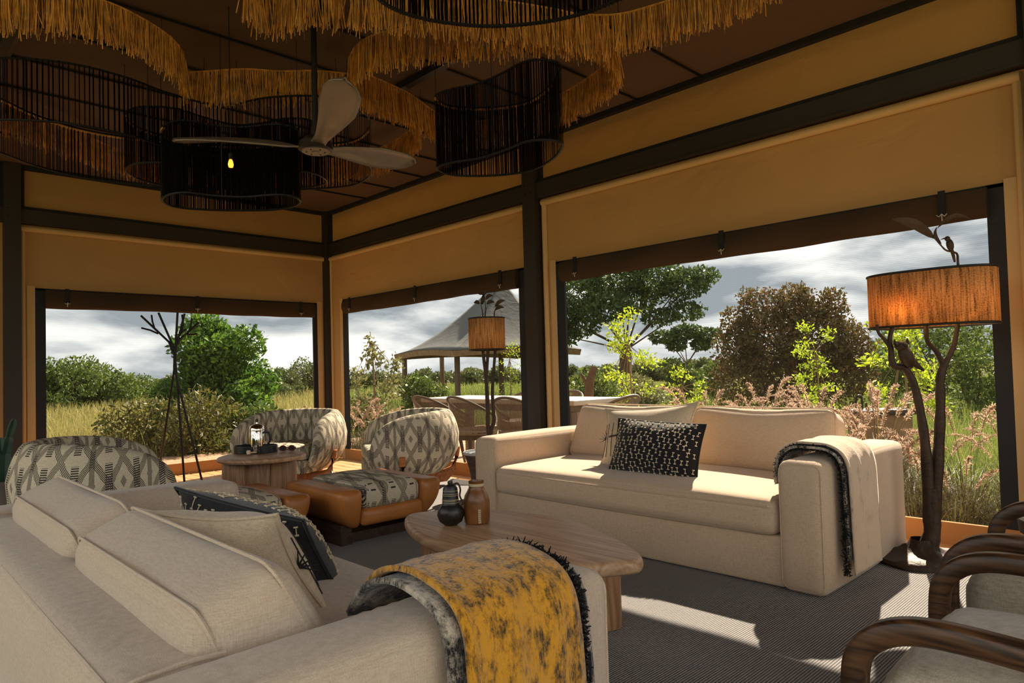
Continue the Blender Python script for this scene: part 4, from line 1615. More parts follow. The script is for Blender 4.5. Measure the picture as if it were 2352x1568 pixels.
# ---------------------------------------------------------------- ceiling fan
FH = at(725, 336, d=4.0)
fan = thing('ceiling_fan', 'three-bladed bronze ceiling fan on a long black rod', 'fan', tuple(FH))
MB().tube([(0, 0, 0.10), (0, 0, ZC - FH.z)], 0.017, 10).build('down_rod', 'iron_black', fan)
MB().lathe([(0.0, ZC - FH.z - 0.06), (0.05, ZC - FH.z - 0.055), (0.065, ZC - FH.z - 0.001)], 20).build('canopy', 'iron_black', fan)
MB().lathe([(0.0, -0.03), (0.085, -0.03), (0.10, -0.022), (0.095, 0.02), (0.06, 0.05), (0.03, 0.06), (0.024, 0.11), (0.0, 0.115)], 32).build('motor_hub', 'fan_dark', fan)
cap = MB().lathe([(0.0, -0.034), (0.078, -0.034), (0.082, -0.030)], 32).build('hub_cap', 'fan_steel', fan)
MB().lathe([(0.0, -0.040), (0.02, -0.039), (0.024, -0.034)], 18).build('hub_button', 'fan_steel', cap)
sc_m = MB()
for k in range(6):
    a = 2 * PI * k / 6
    ball(sc_m, (0.052 * math.cos(a), 0.052 * math.sin(a), -0.035), (0.006, 0.006, 0.003), None, 8, 5)
tag(sc_m.build('screw_heads', 'fan_dark', cap), kind='stuff')
for (tx, ty) in ((400, 338), (955, 386), (800, 172)):
    q = at(tx, ty, z=FH.z - 0.01) - FH
    ang = math.atan2(q.y, q.x)
    RL = min(0.92, max(0.62, math.hypot(q.x, q.y)))
    N, Kk = 22, 8
    vs, fs = [], []
    for i in range(N + 1):
        s = i / N
        r = 0.05 + (RL - 0.05) * s
        w = float(np.interp(s, [0, .12, .3, .6, .85, .95, 1.0], [0.09, 0.075, 0.12, 0.20, 0.19, 0.13, 0.02]))
        tw = math.radians(float(np.interp(s, [0, .15, .45, 1], [4, 26, 22, 12])))
        lift = 0.012 * math.sin(s * PI) + 0.03 * s
        sw = 0.03 * math.sin(s * PI * 0.9)
        for j in range(Kk + 1):
            v = j / Kk - 0.5
            cam_ = 0.018 * (1 - 4 * v * v) * math.sin(min(1, s * 3) * PI / 2)
            y, z = v * w, cam_
            vs.append((r, y * math.cos(tw) + sw, -y * math.sin(tw) + z + lift - 0.012))
    for i in range(N):
        for j in range(Kk):
            a = i * (Kk + 1) + j
            fs.append((a, a + Kk + 1, a + Kk + 2, a + 1))
    b = MB().add(vs, fs).xf(ROT(ang, 4, 'Z')).build('blade', 'fan_steel', fan, angle=0)
    so = b.modifiers.new('thick', 'SOLIDIFY')
    so.thickness = 0.010
    so.offset = 0


# ---------------------------------------------------------------- woven cord chandeliers
def pendant(label, px_pts, z1, z2, step, cw, mat='cord_black', bulb=None):
    pts = [at(x, y, z=z1) for x, y in px_pts]
    c = sum(pts, Vector()) / len(pts)
    t = thing('cord_chandelier', label, 'chandelier', (c.x, c.y, z1), 0, 'black cord chandeliers under the ceiling')
    P_ = spline([(p.x - c.x, p.y - c.y, 0.0) for p in pts], 10, True)
    hgt = z2 - z1
    MB().tube(P_, 0.0075, 6, True).build('lower_ring', 'iron_black', t)
    MB().tube([(x, y, hgt) for x, y, _ in P_], 0.0075, 6, True).build('upper_ring', 'iron_black', t)
    # light on the upper ring's far edge, painted as a straw-coloured strip
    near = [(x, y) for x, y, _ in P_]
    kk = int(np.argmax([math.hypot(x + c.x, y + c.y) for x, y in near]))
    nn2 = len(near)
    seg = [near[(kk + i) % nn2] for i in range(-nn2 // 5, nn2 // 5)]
    MB().tube([(x, y, hgt - 0.012) for x, y in seg], 0.0085, 6).build('ring_lit_edge', 'fringe_straw', t)
    # cords wrapped round the two rings
    L = [0.0]
    Q = P_ + [P_[0]]
    for a, b in zip(Q, Q[1:]):
        L.append(L[-1] + math.dist(a, b))
    n = int(L[-1] / step)
    s = (np.arange(n) + NP.uniform(-0.3, 0.3, n)) * step
    X = np.interp(s, L, [q[0] for q in Q])
    Y = np.interp(s, L, [q[1] for q in Q])
    X2, Y2 = np.interp(s + 0.01, L, [q[0] for q in Q]), np.interp(s + 0.01, L, [q[1] for q in Q])
    tx, ty = X2 - X, Y2 - Y
    ln = np.hypot(tx, ty) + 1e-9
    tx, ty = tx / ln * cw / 2, ty / ln * cw / 2
    jx = NP.normal(0, 0.004, n)
    V = []
    off = 0.006
    for sgn in (1, -1):
        ox, oy = ty / (cw / 2) * off * sgn, -tx / (cw / 2) * off * sgn
        V.append(np.stack([np.stack([X - tx + ox, Y - ty + oy, 0 * X - 0.006], -1), np.stack([X + tx + ox, Y + ty + oy, 0 * X - 0.006], -1),
                           np.stack([X + tx + ox + jx * 0.4, Y + ty + oy, 0 * X + hgt + 0.006], -1), np.stack([X - tx + ox + jx * 0.4, Y - ty + oy, 0 * X + hgt + 0.006], -1)], 1))
    tag(quads_mesh('cords', np.concatenate(V), mat, t), kind='stuff')
    for k in (0, len(P_) // 4, len(P_) // 2, 3 * len(P_) // 4):
        x, y, _ = P_[k]
        MB().tube([(x, y, 0), (x, y, hgt)], 0.006, 6).build('strut', 'iron_black', t)
        MB().tube([(x, y, hgt), (x, y, ZC - z1 - 0.002)], 0.002, 5).build('wire', 'iron_black', t)
    if bulb:
        b = at(bulb[0], bulb[1], z=bulb[2]) - Vector((c.x, c.y, z1))
        m = MB().lathe([(0.0, -0.03), (0.012, -0.026), (0.016, -0.01), (0.012, 0.01), (0.006, 0.022)], 14)
        m.xf(TRN(b)).build('bulb', 'bulb_glow', t)
        MB().lathe([(0.0, 0.02), (0.012, 0.02), (0.012, 0.055), (0.004, 0.06)], 12).xf(TRN(b)).build('bulb_socket', 'iron_black', t)
        MB().tube([b + Vector((0, 0, 0.055)), Vector((b.x, b.y, ZC - z1 - 0.002))], 0.003, 5).build('flex', 'iron_black', t)
    return t


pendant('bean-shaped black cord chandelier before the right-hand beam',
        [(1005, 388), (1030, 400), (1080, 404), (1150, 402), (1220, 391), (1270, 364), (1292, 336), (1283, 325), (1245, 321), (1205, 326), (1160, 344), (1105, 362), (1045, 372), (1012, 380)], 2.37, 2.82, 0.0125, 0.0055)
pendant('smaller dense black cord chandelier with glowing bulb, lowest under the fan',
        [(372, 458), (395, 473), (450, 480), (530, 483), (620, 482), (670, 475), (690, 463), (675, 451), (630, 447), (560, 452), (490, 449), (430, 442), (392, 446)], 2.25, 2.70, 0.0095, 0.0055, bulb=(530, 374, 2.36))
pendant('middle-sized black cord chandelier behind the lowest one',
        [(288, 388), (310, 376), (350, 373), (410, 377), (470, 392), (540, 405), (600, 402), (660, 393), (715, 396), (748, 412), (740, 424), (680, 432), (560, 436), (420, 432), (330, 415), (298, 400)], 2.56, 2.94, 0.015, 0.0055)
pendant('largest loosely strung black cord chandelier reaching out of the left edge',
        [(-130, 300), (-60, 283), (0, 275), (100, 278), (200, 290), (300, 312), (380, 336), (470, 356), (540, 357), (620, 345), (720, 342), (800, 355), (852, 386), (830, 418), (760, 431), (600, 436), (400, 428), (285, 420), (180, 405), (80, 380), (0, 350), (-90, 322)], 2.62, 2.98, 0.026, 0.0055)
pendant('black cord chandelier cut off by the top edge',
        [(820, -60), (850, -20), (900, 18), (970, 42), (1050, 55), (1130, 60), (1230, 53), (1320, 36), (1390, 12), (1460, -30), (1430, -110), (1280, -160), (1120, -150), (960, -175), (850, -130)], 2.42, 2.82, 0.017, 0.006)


# ---------------------------------------------------------------- straw fringe bands
def fringe_band(label, pts, closed, zt=3.2, length=0.23, dens=420):
    c = np.mean(np.array(pts), axis=0)
    t = thing('straw_fringe', label, 'fringe', (c[0], c[1], zt), 0, 'straw fringe bands under the ceiling')
    P_ = [(x, y, 0.0) for x, y in spline([(p[0] - c[0], p[1] - c[1]) for p in pts], 10, closed)]
    MB().tube(P_, 0.006, 6, closed).build('top_cord', 'fringe_straw', t)
    Q = P_ + [P_[0]] if closed else P_
    L = [0.0]
    for a, b in zip(Q, Q[1:]):
        L.append(L[-1] + math.dist(a, b))
    n = int(L[-1] * dens)
    s = NP.uniform(0, L[-1], n)
    gx, gy = [q[0] for q in Q], [q[1] for q in Q]
    X, Y = np.interp(s, L, gx), np.interp(s, L, gy)
    tx, ty = np.interp(s + 0.01, L, gx) - X, np.interp(s + 0.01, L, gy) - Y
    ln_ = np.hypot(tx, ty) + 1e-9
    tx, ty = tx / ln_, ty / ln_
    clump = np.sin(s * 61) * 0.5 + np.sin(s * 143 + 1) * 0.5
    le = length * (1 + 0.10 * clump + NP.normal(0, 0.07, n))
    k = NP.uniform(-0.012, 0.012, n)
    X0, Y0 = X + ty * k, Y - tx * k
    d1, d2 = NP.normal(0, 0.012, n) + 0.006 * np.sign(-clump), NP.normal(0, 0.016, n)
    an = NP.uniform(0, PI, n)
    wx, wy = np.cos(an) * 0.0026, np.sin(an) * 0.0026
    V = []
    st = [(X0, Y0, 0 * X), (X0 + tx * d1 * .6 + ty * d2 * .5, Y0 + ty * d1 * .6 - tx * d2 * .5, -le * 0.55), (X0 + tx * d1 * 1.4 + ty * d2, Y0 + ty * d1 * 1.4 - tx * d2, -le)]
    for i in range(2):
        a, b = st[i], st[i + 1]
        V.append(np.stack([np.stack([a[0] - wx, a[1] - wy, a[2]], -1), np.stack([a[0] + wx, a[1] + wy, a[2]], -1), np.stack([b[0] + wx, b[1] + wy, b[2]], -1), np.stack([b[0] - wx, b[1] - wy, b[2]], -1)], 1))
    tag(quads_mesh('strands', np.concatenate(V), 'fringe_straw', t), kind='stuff')
    for kk in range(0, len(P_), max(1, len(P_) // 7)):
        MB().tube([P_[kk], (P_[kk][0], P_[kk][1], ZC - zt - 0.002)], 0.002, 5).build('wire', 'iron_black', t)


fringe_band('straw fringe loop round the large chandelier at the left',
            [(-4.75, 0.35), (-4.30, 0.75), (-4.20, 1.0), (-4.27, 1.24), (-4.43, 1.46), (-4.67, 1.60), (-4.84, 1.64), (-4.74, 1.75), (-4.53, 1.94), (-4.41, 2.13), (-4.24, 2.32), (-4.13, 2.55), (-4.15, 2.80), (-4.22, 3.08), (-4.40, 3.30), (-4.75, 3.48), (-5.35, 3.55), (-6.08, 3.28), (-6.47, 2.92), (-6.85, 2.40), (-6.87, 1.81), (-6.55, 1.35), (-6.3, 0.95), (-6.0, 0.5), (-5.4, 0.2)], True)
fringe_band('straw fringe loop round the bean-shaped chandelier',
            [(-4.04, 2.50), (-3.84, 2.36), (-3.55, 2.34), (-3.22, 2.52), (-2.85, 2.82), (-2.60, 3.12), (-2.54, 3.41), (-2.66, 3.63), (-2.81, 3.75), (-3.32, 3.90), (-3.9, 3.92), (-4.35, 3.72), (-4.30, 3.40), (-4.15, 3.05), (-4.08, 2.75)], True)
FT = [(560, -60), (620, -12), (700, -35), (800, -30), (900, -25), (1000, -15), (1100, -5), (1200, 8), (1280, 22), (1340, 33), (1420, 32), (1500, 12), (1580, -15), (1700, -60), (1800, -120)]
fringe_band('straw fringe band along the top edge behind the cut-off chandelier', [tuple(at(x, y, z=3.2))[:2] for x, y in FT], False)


# ---------------------------------------------------------------- outdoors
def leaf_mat(name, cols, trans=0.35, scale=2.5, rough=0.55):
    m, n, l, b = new_mat(name)
    g = n.new('ShaderNodeNewGeometry')
    rnd = g.outputs['Random Per Island']
    nz = noise(n, l, mapped(n, l), scale, 3)
    f = math_n(n, l, 'ADD', math_n(n, l, 'MULTIPLY', rnd, 0.55), math_n(n, l, 'MULTIPLY', nz, 0.45))
    k = len(cols)
    c = ramp(n, l, f, [(0.12 + 0.76 * i / (k - 1), c_) for i, c_ in enumerate(cols)])
    l.new(c, b.inputs['Base Color'])
    b.inputs['Roughness'].default_value = rough
    b.inputs['Specular IOR Level'].default_value = 0.35
    t = n.new('ShaderNodeBsdfTranslucent')
    l.new(c, t.inputs['Color'])
    mx = n.new('ShaderNodeMixShader')
    mx.inputs[0].default_value = trans
    l.new(b.outputs[0], mx.inputs[1])
    l.new(t.outputs[0], mx.inputs[2])
    l.new(mx.outputs[0], n['Material Output'].inputs['Surface'])


leaf_mat('leaf_lush', [S(38, 66, 22), S(72, 108, 34), S(136, 166, 62)], 0.42)
leaf_mat('leaf_olive', [S(52, 58, 24), S(92, 92, 40), S(140, 132, 62)])
leaf_mat('leaf_acacia', [S(38, 56, 30), S(66, 88, 44), S(102, 118, 58)])
leaf_mat('leaf_brown', [S(56, 44, 28), S(98, 74, 44), S(92, 92, 50), S(150, 104, 62)])
leaf_mat('leaf_lime', [S(110, 140, 26), S(164, 184, 40), S(204, 210, 66)], 0.5)
leaf_mat('leaf_bush', [S(50, 70, 28), S(86, 104, 42), S(124, 138, 60)])
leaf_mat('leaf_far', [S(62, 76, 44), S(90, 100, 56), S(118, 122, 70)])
leaf_mat('leaf_grey', [S(76, 84, 50), S(112, 116, 68), S(160, 158, 104)])
leaf_mat('blade_field', [S(112, 116, 60), S(150, 142, 80), S(180, 162, 104)], 0.4, 0.12)
leaf_mat('blade_green', [S(84, 106, 46), S(122, 136, 64), S(158, 156, 88)], 0.4, 0.2)
leaf_mat('blade_clump', [S(42, 37, 26), S(80, 75, 38), S(140, 122, 66)], 0.35, 3.0)
leaf_mat('plume_pink', [S(140, 108, 92), S(190, 160, 136), S(232, 210, 184)], 0.5, 3.0)
plain('bark', S(92, 72, 54), 0.9, 0, 0.35, 8, 0.6, 30)
plain('bark_pale', S(132, 112, 88), 0.9, 0, 0.3, 8, 0.4, 30)
plain('rope_taupe', S(140, 120, 102), 0.9, 0, 0.2, 30)
plain('frame_taupe', S(112, 96, 82), 0.6, 0, 0.15)
plain('stone_pale', S(206, 198, 182), 0.5, 0, 0.15, 3)
plain('stone_brown', S(142, 112, 84), 0.85, 0, 0.25, 6)


def ground_mat():
    m, n, l, b = new_mat('savanna_ground')
    v = mapped(n, l)
    f = noise(n, l, v, 0.08, 5, 0.6)
    g = noise(n, l, v, 2.5, 5, 0.7)
    k = math_n(n, l, 'ADD', math_n(n, l, 'MULTIPLY', f, 0.7), math_n(n, l, 'MULTIPLY', g, 0.3))
    l.new(ramp(n, l, k, [(0.35, S(82, 90, 46)), (0.5, S(106, 108, 60)), (0.65, S(128, 118, 74))]), b.inputs['Base Color'])
    b.inputs['Roughness'].default_value = 1.0
    b.inputs['Specular IOR Level'].default_value = 0.0


ground_mat()
GZ = -0.45
gr = MB().add([(-400, -300, GZ), (200, -300, GZ), (200, 400, GZ), (-400, 400, GZ)], [(0, 1, 2, 3)]).build('ground', 'savanna_ground', smooth=False)
tag(gr, kind='structure')

DZ = -0.08
dk = setting('floor_deck')
MB().box((-11.12, 0.2, GZ), (-8.44, 10.0, DZ - 0.03)).build('deck_base', 'stone_brown', dk, smooth=False)
MB().box((-8.44, 4.78, GZ), (-4.35, 10.0, DZ - 0.03)).build('deck_base', 'stone_brown', dk, smooth=False)
pm = plank_mesh(3.2, PW, 'plank', 'deck_wood')
x = -8.46 - PW
row = 0
while x > -11.2:
    for j in range(3):
        lay('plank', pm, dk, x + PW, 0.3 - (row % 2) * 1.1 + j * 3.205 + 0.6, DZ, PI / 2)
    x -= PW
    row += 1
pm2 = plank_mesh(4.05, PW, 'plank', 'deck_wood')
for i in range(36):
    lay('plank', pm2, dk, -8.42, 4.80 + i * PW, DZ)


# ---- foliage
def leaves(blobs, n, size, asp=0.45, shell=0.55, up=0.2):
    B = np.array([b[:6] for b in blobs], float)
    w = B[:, 3] * B[:, 4] * B[:, 5]
    w = w ** 0.75
    idx = NP.choice(len(B), n, p=w / w.sum())
    d = NP.normal(size=(n, 3))
    d /= np.linalg.norm(d, axis=1)[:, None]
    r = shell + (1 - shell) * NP.random(n) ** 0.6
    r *= 1 + 0.12 * np.sin(d[:, 0] * 7 + idx) * np.sin(d[:, 2] * 6 + idx * 2)
    c = B[idx, :3] + d * r[:, None] * B[idx, 3:6]
    ax = d * 0.6 + NP.normal(size=(n, 3)) * 0.7 + np.array([0, 0, up])
    ax /= np.linalg.norm(ax, axis=1)[:, None]
    o = NP.normal(size=(n, 3))
    sd = np.cross(ax, o)
    sd /= np.linalg.norm(sd, axis=1)[:, None] + 1e-9
    s = size * NP.uniform(0.6, 1.4, n)[:, None]
    return np.stack([c - ax * s * 0.5, c + sd * s * asp * 0.5, c + ax * s * 0.5, c - sd * s * asp * 0.5], 1)


def plant(name, label, cat, base, blobs, n, size, mat, trunk=None, bark='bark', group=None, asp=0.45, shell=0.5, twigs=True, up=0.2):
    """blobs in local coordinates (x, y, z, rx, ry, rz) from the base; trunk: list of (points, radii)"""
    t = thing(name, label, cat, tuple(base), 0, group)
    fo = quads_mesh('foliage', leaves(blobs, n, size, asp, shell, up), mat, t)
    tag(fo, kind='stuff')
    m = MB()
    if trunk:
        for pts, rad in trunk:
            q = spline([tuple(p) for p in pts], 5)
            m.tube(q, list(np.interp(np.linspace(0, 1, len(q)), np.linspace(0, 1, len(rad)), rad)), 7)
        root = trunk[0][0][-1]
    else:
        m.tube([(0, 0, -0.05), (0.02, 0.0, blobs[0][2] * 0.6)], [0.05, 0.03], 7)
        root = (0.02, 0, blobs[0][2] * 0.6)
    if twigs:
        for b in blobs:
            a = Vector(root)
            e_ = Vector(b[:3])
            md = (a + e_) / 2 + Vector((RND.uniform(-.1, .1), RND.uniform(-.1, .1), 0.05)) * b[5]
            r0 = (0.02 + 0.02 * b[3]) if name not in ('sapling',) else 0.007
            m.tube(spline([tuple(a), tuple(md), tuple(e_)], 4), list(np.linspace(r0, r0 * 0.3, 9)), 6)
    m.build('trunk', bark, t)
    return t


def G(x, d, z=GZ):
    """ground point in the direction of photo column x at forward distance d"""
    p = at(x, 830, d=d)
    return Vector((p.x, p.y, z))


def blobset(n, rx, ry, z0, z1, r, seed, taper=0.6):
    q = random.Random(seed)
    out = []
    for i in range(n):
        t = i / max(1, n - 1)
        k = 1 - taper * abs(2 * t - 0.7) ** 2 * 0.6
        a = q.uniform(0, 2 * PI)
        rr = q.uniform(0.25, 0.95)
        out.append((math.cos(a) * rx * rr * k, math.sin(a) * ry * rr * k, z0 + (z1 - z0) * t, r * q.uniform(.7, 1.25), r * q.uniform(.7, 1.25), r * q.uniform(.6, 1.0)))
    return out


# lush rounded tree beyond the left window
plant('leafy_tree', 'lush round green tree beyond the left window', 'tree', G(515, 13.5), blobset(24, 1.15, 1.0, 0.35, 2.5, 0.42, 1, 0.5) + [(0, 0, 1.3, 1.0, 0.9, 0.85)], 22000, 0.10, 'leaf_lush',
      [([(0, 0, 0), (0.05, 0, 0.5), (0, 0.05, 1.2)], [0.09, 0.07, 0.04])], group='trees outside', asp=0.5)
plant('leafy_bush', 'small bright green shrub at the left foot of the round tree', 'bush', G(395, 12.6), blobset(6, 0.35, 0.35, 0.35, 1.35, 0.32, 2), 3000, 0.10, 'leaf_lush', group='shrubs outside')
plant('leafy_bush', 'dark olive feathery bush below the coat stand window', 'bush', G(400, 11.3), blobset(14, 1.05, 0.8, 0.25, 1.05, 0.42, 3, 0.3), 7500, 0.10, 'leaf_olive', group='shrubs outside', asp=0.3)
plant('leafy_bush', 'olive shrub right of the feathery bush, near the deck', 'bush', G(560, 11.6), blobset(9, 0.7, 0.6, 0.2, 0.85, 0.36, 4, 0.3), 4500, 0.09, 'leaf_bush', group='shrubs outside')
# background thickets left
for k, (x, d, n_, rx, z1, r, nn_, lab) in enumerate((
        (130, 30, 12, 2.2, 1.9, 1.0, 5200, 'dark green thicket at the far left of the left window'),
        (205, 32, 12, 2.2, 1.7, 1.0, 5200, 'green thicket in the middle distance left of the coat stand'),
        (285, 38, 9, 1.8, 1.3, 0.8, 3000, 'low pale thicket just left of the round tree'),
        (645, 40, 9, 1.8, 1.6, 0.8, 3000, 'distant bush right of the round tree'),
        (700, 46, 10, 2.2, 2.0, 0.9, 3000, 'far bush against the corner post in the left window'))):
    plant('thicket', lab, 'bush', G(x, d), blobset(n_, rx, rx * 0.7, 0.5, z1, r, 20 + k, 0.4), nn_ * 2, 0.17, 'leaf_bush' if k < 3 else 'leaf_far', group='thickets outside')

# sapling and bushes beyond the corner window
p = G(855, 11.5)
plant('sapling', 'slender young tree with pale leaves left of the grey pavilion', 'tree', p,
      [(-0.02, -0.03, 2.05, .12, .12, .2), (0.03, 0, 1.8, .22, .22, .22), (-.22, -.2, 1.5, .25, .25, .2), (.3, .25, 1.65, .16, .16, .25), (.18, .2, 1.3, .3, .3, .25), (-.2, -.2, 1.05, .35, .35, .25), (.15, .1, 0.8, .35, .35, .25)], 1100, 0.09, 'leaf_grey',
      [([(0, 0, 0), (0.03, 0.02, 0.9), (0.0, 0, 2.1)], [0.035, 0.025, 0.008])], 'bark_pale', 'trees outside', shell=0.1)
plant('leafy_bush', 'dense dark green bush below the pavilion eave', 'bush', G(965, 17), blobset(9, 0.6, 0.5, 0.4, 1.25, 0.42, 31), 3600, 0.11, 'leaf_bush', group='shrubs outside')
plant('leafy_bush', 'green bush at the foot of the slender young tree', 'bush', G(835, 14), blobset(7, 0.6, 0.5, 0.3, 0.95, 0.36, 32), 2600, 0.11, 'leaf_bush', group='shrubs outside')
for k, (x, d, z1, lab) in enumerate(((830, 60, 2.6, 'distant bush line left of the pavilion poles'), (1005, 75, 3.0, 'distant bush line between the pavilion poles'), (1100, 85, 3.4, 'distant bush line behind the slim lamp'),
                                     (1190, 70, 3.0, 'distant bush line right of the slim lamp'), (1340, 65, 3.0, 'distant bush line behind the stump'), (1460, 72, 3.2, 'distant bush line behind the acacia trunk'), (1950, 60, 3.2, 'distant bush line between the russet tree and the lamp'), (420, 70, 2.8, 'distant bush line behind the coat stand'), (1560, 70, 3.6, 'distant bush line under the small acacia'), (1660, 60, 3.4, 'distant bush line left of the brown tree'))):
    plant('thicket', lab, 'bush', G(x, d), blobset(16, 6.0, 3.0, 0.5, z1 * 0.42, 0.9, 40 + k, 0.2), 4200, 0.36, 'leaf_far', group='thickets outside')

# big trees beyond the wide window
p = G(1432, 26)
fx, fy = CR.x, CR.y


def side(a, z, r, rz=None, dep=0.0):
    return (fx * a + _f.x * dep, fy * a + _f.y * dep, z, r, r, rz or r * 0.55)


plant('acacia_tree', 'tall spreading acacia with forked trunk behind the window sofa', 'tree', p,
      [side(-2.6, 3.6, 1.2), side(-1.5, 4.4, 1.4), side(-0.2, 5.0, 1.5), side(1.2, 4.9, 1.3), side(2.3, 4.6, 1.1), side(3.0, 4.9, .8), side(-2.4, 2.8, .9), side(2.4, 3.6, .8), side(0.6, 4.2, 1.2, .6, 1.0), side(-.8, 3.7, 1.2, .6, -1.), side(1.4, 3.4, .7), side(-1.6, 3.1, .8)],
      15000, 0.18, 'leaf_acacia', [([(0, 0, 0), (fx * .05, fy * .05, 1.2), (fx * .12, fy * .12, 2.2)], [0.30, 0.26, 0.22])], group='trees outside', shell=0.45)
plant('acacia_tree', 'small flat-topped acacia in the distance left of the brown tree', 'tree', G(1578, 42),
      [side(-1.4, 3.3, .9, .45), side(0.0, 3.6, 1.0, .5), side(1.3, 3.4, 1.0, .45), side(-.6, 2.8, .7, .4), side(.9, 2.8, .7, .4)], 3400, 0.26, 'leaf_acacia',
      [([(0, 0, 0), (0.1, 0, 1.0), (0, 0, 1.6)], [0.16, 0.12, 0.10])], group='trees outside')
plant('broad_tree', 'big russet-leaved tree behind the right sofa cushion', 'tree', G(1815, 19),
      [side(-1.3, 1.0, 1.0, .9), side(0, 1.0, 1.2, .9), side(1.2, 1.0, 1.0, .9), side(-1.4, 2.0, .8, .8), side(-.4, 2.2, 1.2, 1.0), side(.8, 2.2, 1.2, 1.0), side(1.6, 1.9, .8, .8), side(-.7, 3.1, .65, .6), side(.2, 3.2, .7, .6), side(1.1, 2.9, .6, .6), side(-1.5, 2.8, .4, .4), side(1.9, 1.3, .6, .7)] + [side(RND.uniform(-1.9, 1.8), RND.uniform(1.6, 3.7), RND.uniform(.2, .4), RND.uniform(.2, .45), RND.uniform(-.6, .6)) for _ in range(22)],
      26000, 0.12, 'leaf_brown', [([(0, 0, 0), (0, 0, 0.8), (0, 0, 1.6)], [0.22, 0.18, 0.14])], group='trees outside', shell=0.35)
plant('broad_tree', 'olive tree mass at the right behind the oval lampshade', 'tree', G(2160, 22),
      blobset(12, 1.8, 1.2, 0.6, 2.6, 0.9, 51, 0.3), 7000, 0.15, 'leaf_bush', group='trees outside')
# bushes in the middle distance
for k, (x, d, n_, rx, z1, r, nn_, sz, mt_, lab) in enumerate((
        (1345, 14, 9, .7, 1.2, .42, 4200, .10, 'leaf_bush', 'grey green bush at the left side of the wide window'),
        (1470, 17, 8, .8, 1.1, .42, 3600, .11, 'leaf_grey', 'pale bush under the tall acacia'),
        (1560, 24, 8, .8, 1.5, .5, 3400, .13, 'leaf_bush', 'dark round bush right of the acacia trunk'),
        (1640, 26, 8, 1.0, 1.4, .5, 3000, .14, 'leaf_bush', 'bush at the left foot of the russet tree'),
        (2230, 16, 8, .9, 1.6, .5, 3400, .11, 'leaf_bush', 'green bush behind the right edge of the oval shade'))):
    plant('leafy_bush', lab, 'bush', G(x, d), blobset(n_, rx, rx * .8, .3, z1, r, 60 + k, .3), nn_, sz, mt_, group='shrubs outside')
# yellow-green saplings
for k, (x, d, top, wd, nn_, lab) in enumerate((
        (1445, 11.5, 1.95, .42, 1300, 'bright yellow-green sapling before the acacia trunk'),
        (1875, 13, 1.75, .40, 1100, 'yellow-green sapling before the russet tree'),
        (2075, 9.0, 1.70, .42, 1500, 'bright lime bush behind the branch lamp'),
        (1565, 12, 1.0, .35, 600, 'low lime shrub in the grass behind the sofa'),
        (1170, 22, 1.9, .5, 500, 'thin yellow-green branch beside the pavilion pole'))):
    b = G(x, d)
    H_ = top - GZ
    bl = [side(RND.uniform(-wd, wd) * 0.8, H_ * q, wd * RND.uniform(.4, .75), wd * RND.uniform(.2, .45), RND.uniform(-.3, .3)) for q in np.linspace(0.3, 1.0, 16)]
    plant('sapling', lab, 'shrub', b, bl, nn_, 0.065, 'leaf_lime', [([(0, 0, 0), (0.03, 0, H_ * .4), (0, 0, H_ * .8)], [0.025, 0.018, 0.008])], 'bark_pale', 'saplings outside', shell=0.0)


# ---- field grass
def blades(n, r0, r1, a0, a1, h, w, seed, mat, name, label, zoff=GZ, keep=None):
    q = np.random.default_rng(seed)
    r = r0 * (r1 / r0) ** q.random(n)
    col = q.uniform(a0, a1, n)
    u = (col - 1176) / F_PX
    X = r * (_f.x + CR.x * u)
    Y = r * (_f.y + CR.y * u)
    if keep is not None:
        k = keep(X, Y)
        X, Y, r = X[k], Y[k], r[k]
        n = len(X)
    hh = h * q.uniform(0.5, 1.3, n)
    a = q.uniform(0, 2 * PI, n)
    ln = q.normal(0, 0.22, (n, 2)) * hh[:, None]
    ww = w * np.maximum(1.0, r / 14.0)
    wx, wy = np.cos(a) * ww, np.sin(a) * ww
    Z = np.full(n, zoff)
    A = np.stack([X - wx, Y - wy, Z], -1)
    B = np.stack([X + wx, Y + wy, Z], -1)
    C = np.stack([X + wx * .6 + ln[:, 0] * .4, Y + wy * .6 + ln[:, 1] * .4, Z + hh * .6], -1)
    D = np.stack([X - wx * .6 + ln[:, 0] * .4, Y - wy * .6 + ln[:, 1] * .4, Z + hh * .6], -1)
    E = np.stack([X + ln[:, 0] + wx * .1, Y + ln[:, 1] + wy * .1, Z + hh], -1)
    F = np.stack([X + ln[:, 0] - wx * .1, Y + ln[:, 1] - wy * .1, Z + hh], -1)
    o = quads_mesh(name, np.concatenate([np.stack([A, B, C, D], 1), np.stack([D, C, E, F], 1)]), mat)
    return tag(o, label, 'grass', kind='stuff')


off_deck = lambda X, Y: ~((X > -11.3) & (X < -4.3) & (Y < 10.2)) & ~((X > -8.6) & (Y < 4.9))
blades(26000, 9, 60, 60, 760, 0.62, 0.008, 1, 'blade_field', 'meadow_grass', 'tall golden meadow grass beyond the left window', keep=off_deck)
blades(16000, 10, 60, 760, 1300, 0.55, 0.008, 2, 'blade_green', 'meadow_grass', 'green meadow grass around the pavilion', keep=off_deck)
blades(26000, 7, 50, 1250, 2400, 0.50, 0.008, 3, 'blade_green', 'meadow_grass', 'green meadow grass beyond the wide window', keep=off_deck)


